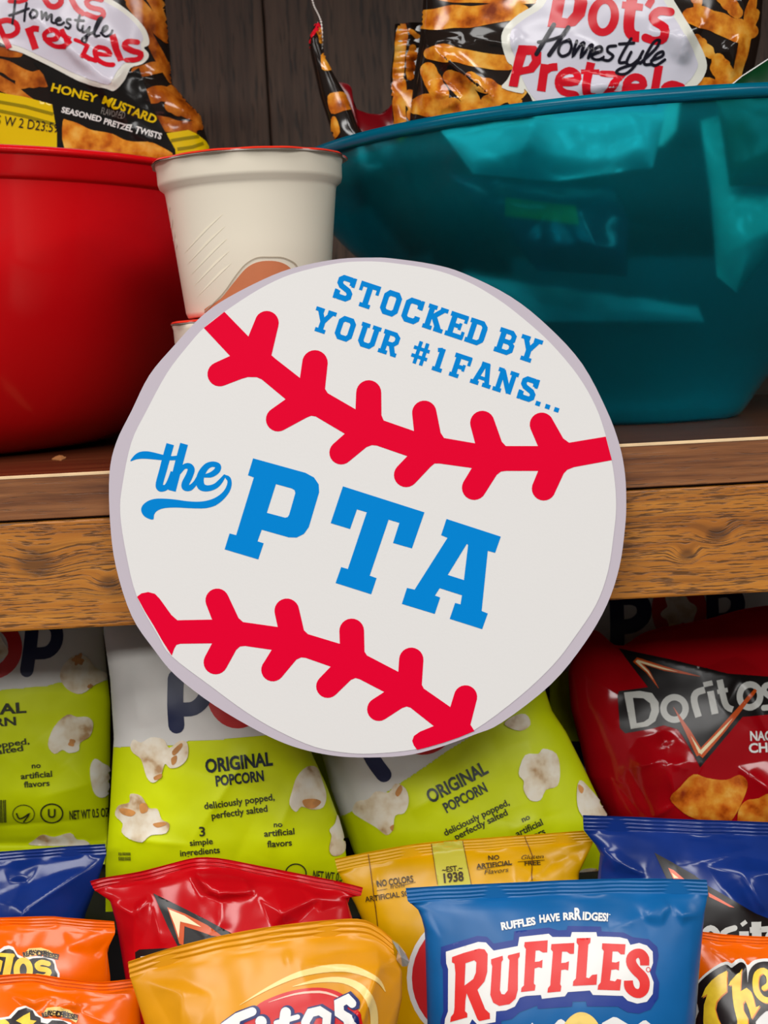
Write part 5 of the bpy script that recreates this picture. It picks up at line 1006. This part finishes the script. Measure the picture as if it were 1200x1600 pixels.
decal(tg, 'script_lettering', m_ink, [stroke(zj((300, 140), (205, 300)), 7), stroke(zj((380, 155), (275, 305)), 7), S2((215, 235), (290, 220), (360, 195)), S2((385, 225), (345, 240), (325, 285), (345, 312), (385, 295), (400, 250), (385, 225)), S2((425, 235), (405, 310), (440, 260), (465, 245), (450, 315), (485, 270), (510, 255), (490, 320)), S2((510, 300), (560, 285), (555, 260), (525, 275), (510, 315), (540, 328), (570, 315)), S2((640, 255), (600, 260), (595, 285), (625, 310), (600, 335), (560, 325)), S2((725, 215), (670, 310), (660, 345), (690, 345)), S2((660, 245), (740, 240)), S2((725, 290), (700, 345), (725, 360), (775, 320)), S2((790, 285), (740, 370), (690, 410), (645, 405), (665, 380), (770, 345)), S2((775, 350), (860, 270), (885, 220), (850, 235), (800, 320), (800, 355), (830, 355)), S2((835, 335), (895, 310), (900, 285), (865, 300), (835, 345), (860, 362), (910, 330))], 6)

# a second one behind it, showing its crimped seal
tg = bag('pretzel_bag', 'pretzel bag behind the upright one, only its crimped seal showing', 'snack bag', G_PZ, 0.885, [(617, 38), (640, 36), (770, 30)], [(617, 38), (615, 80), (610, 120), (614, 190), (650, 330), (690, 440)], [(770, 30), (775, 120), (790, 300), (800, 430)], m_pbag, lean=3, seed=79, bulge=0.016, seal=88, ridges=11, seal_amp=0.0016, crumple=4, ns=60)
decal(tg, 'pretzel_print', m_pretz, [stick(628, 40, 622, 130, 18, 41), stick(645, 75, 640, 120, 16, 42), stick(622, 130, 620, 215, 26, 43), stick(640, 150, 652, 185, 24, 44), stick(640, 48, 655, 60, 8, 45)], 1, L=5)

# slim dark red-edged bag leaning at the bowl's left
tg = bag('pretzel_bag', 'slim folded pretzel bag with a red edge, at the left end of the teal bowl', 'snack bag', G_PZ, 0.88, [(489, 44), (496, 34), (503, 42)], [(489, 44), (482, 64), (486, 88), (500, 150), (520, 212), (560, 300), (640, 400)], [(503, 42), (504, 80), (518, 110), (540, 147), (562, 204), (640, 290), (720, 390)], m_pbag, lean=3, seed=83, bulge=0.008, back=0.004, seal=0, crumple=3, ns=40, ntb=70, ramp=0.2)
ztz = lambda *p: z(440, 0, 1 / 3, p)
decal(tg, 'pretzel_print', m_pretz, [poly(smooth(ztz((185, 260), (205, 255), (235, 310), (230, 330), (190, 325)), 3), step=6), poly(smooth(ztz((218, 450), (260, 432), (295, 440), (330, 505), (290, 520), (235, 532)), 3), step=6), poly(smooth(ztz((235, 560), (255, 550), (275, 620), (240, 650)), 3), step=6), poly(smooth(ztz((165, 150), (185, 130), (192, 190), (178, 205)), 3), step=5)], 2, L=5)
decal(tg, 'red_edge', m_pred, [poly(ztz((165, 88), (180, 105), (182, 130), (140, 180), (135, 230), (122, 200), (130, 150)), step=6)], 1, L=5)
pts = [at(487, -4, 0.878), at(491, 10, 0.878), at(497, 22, 0.878), at(502, 36, 0.878), at(503.5, 60, 0.878), at(503, 82, 0.878)]
cv = smooth([tuple(p) for p in pts], 8, False); V, Fc = [], []
for i, p in enumerate(cv):
    p = np.array(p); w = 0.0006 if i % 2 else 0.00015; V += [p + (-w, 0, 0), p + (w, -0.0004, 0), p + (0, 0.0005, 0)]
for i in range(len(cv) - 1):
    for k in range(3): Fc.append((3 * i + k, 3 * i + (k + 1) % 3, 3 * i + 3 + (k + 1) % 3, 3 * i + 3 + k))
obj('serrated_edge', V, Fc, mat('foil_edge', rgb(220, 214, 206), 0.3), tg.root, label='pale serrated foil edge')
tg = bag('snack_bag', 'crumpled dark red bag lying in the teal bowl behind its left rim', 'snack bag', None, 0.90, [(526, 128), (548, 135), (557, 170), (597, 178), (616, 158), (640, 150)], [(526, 128), (530, 200), (560, 320)], [(640, 150), (660, 230), (690, 330)], film('film_dark_red', rgb(120, 12, 20), 0.2), lean=0, seed=89, bulge=0.01, back=0.006, seal=0, crumple=6, ns=40, ntb=50)
tg = bag('snack_bag', 'dark green bag with a pale edge at the right end of the teal bowl', 'snack bag', None, 0.775, [(1118, 152), (1160, 118), (1200, 92), (1330, 20)], [(1118, 152), (1130, 220), (1140, 290)], [(1330, 20), (1320, 150), (1250, 290)], film('film_dark_green', rgb(8, 62, 30), 0.3, var=0.3), lean=4, seed=97, bulge=0.012, back=0.008, seal=0, crumple=4, ns=50, ntb=60)
decal(tg, 'pale_edge', m_white_print, [stroke([(1119, 153), (1160, 119.5), (1200, 93.5), (1320, 27)], 1.6, cap=False)], 1, L=5)
# bags lying low in the teal bowl, seen through its wall
def low(label, Y, top, left, right, bottom, m, seed, lean=10, amp=3.0, crumple=10, bulge=0.014, back=0.008):
    return bag('snack_bag', label, 'snack bag', 'bags seen through the wall of the teal bowl', Y, top, left, right, m, bottom=bottom, lean=lean, seed=seed, bulge=bulge, back=back, seal=8, crumple=crumple, amp=amp, ns=56, ntb=56)
m_pale = film('film_pale_silver', rgb(200, 208, 206), 0.2)
low('flat pale bag lying low in the teal bowl, showing a long bright edge', 0.845, [(720, 424), (850, 446), (1090, 478)], [(720, 424), (850, 500)], [(1090, 478), (1100, 500)], [(850, 500), (1100, 500)], m_pale, 101, lean=35, bulge=0.006, back=0.004)
low('crumpled pale bag just below the teal rim, under the upright pretzel bag', 0.772, [(690, 205), (800, 190), (930, 178), (1040, 176)], [(690, 205), (740, 270)], [(1040, 176), (1020, 260)], [(740, 270), (870, 282), (1020, 260)], m_pale, 103, lean=18, amp=6, crumple=16, bulge=0.016)
low('crumpled pale bag at the right inside the teal bowl, seen through its wall', 0.80, [(1095, 190), (1180, 170), (1290, 160)], [(1095, 190), (1110, 300), (1120, 430)], [(1290, 160), (1290, 260), (1200, 400)], [(1120, 430), (1150, 455), (1200, 400)], film('film_pale_teal', rgb(150, 190, 176), 0.22), 107, lean=10, amp=4, crumple=12)
tg = low('dark purple bag low at the left inside the teal bowl, seen through its wall', 0.80, [(700, 270), (830, 285), (960, 290)], [(700, 270), (780, 350), (840, 420)], [(960, 290), (985, 350), (980, 430)], [(840, 420), (980, 430)], film('film_dark_purple', rgb(60, 36, 56), 0.2), 109, lean=14, amp=3, crumple=8)
decal(tg, 'olive_stripe', m_ydk, [poly([(790, 308), (900, 322), (905, 350), (790, 336)], step=9)], 1)
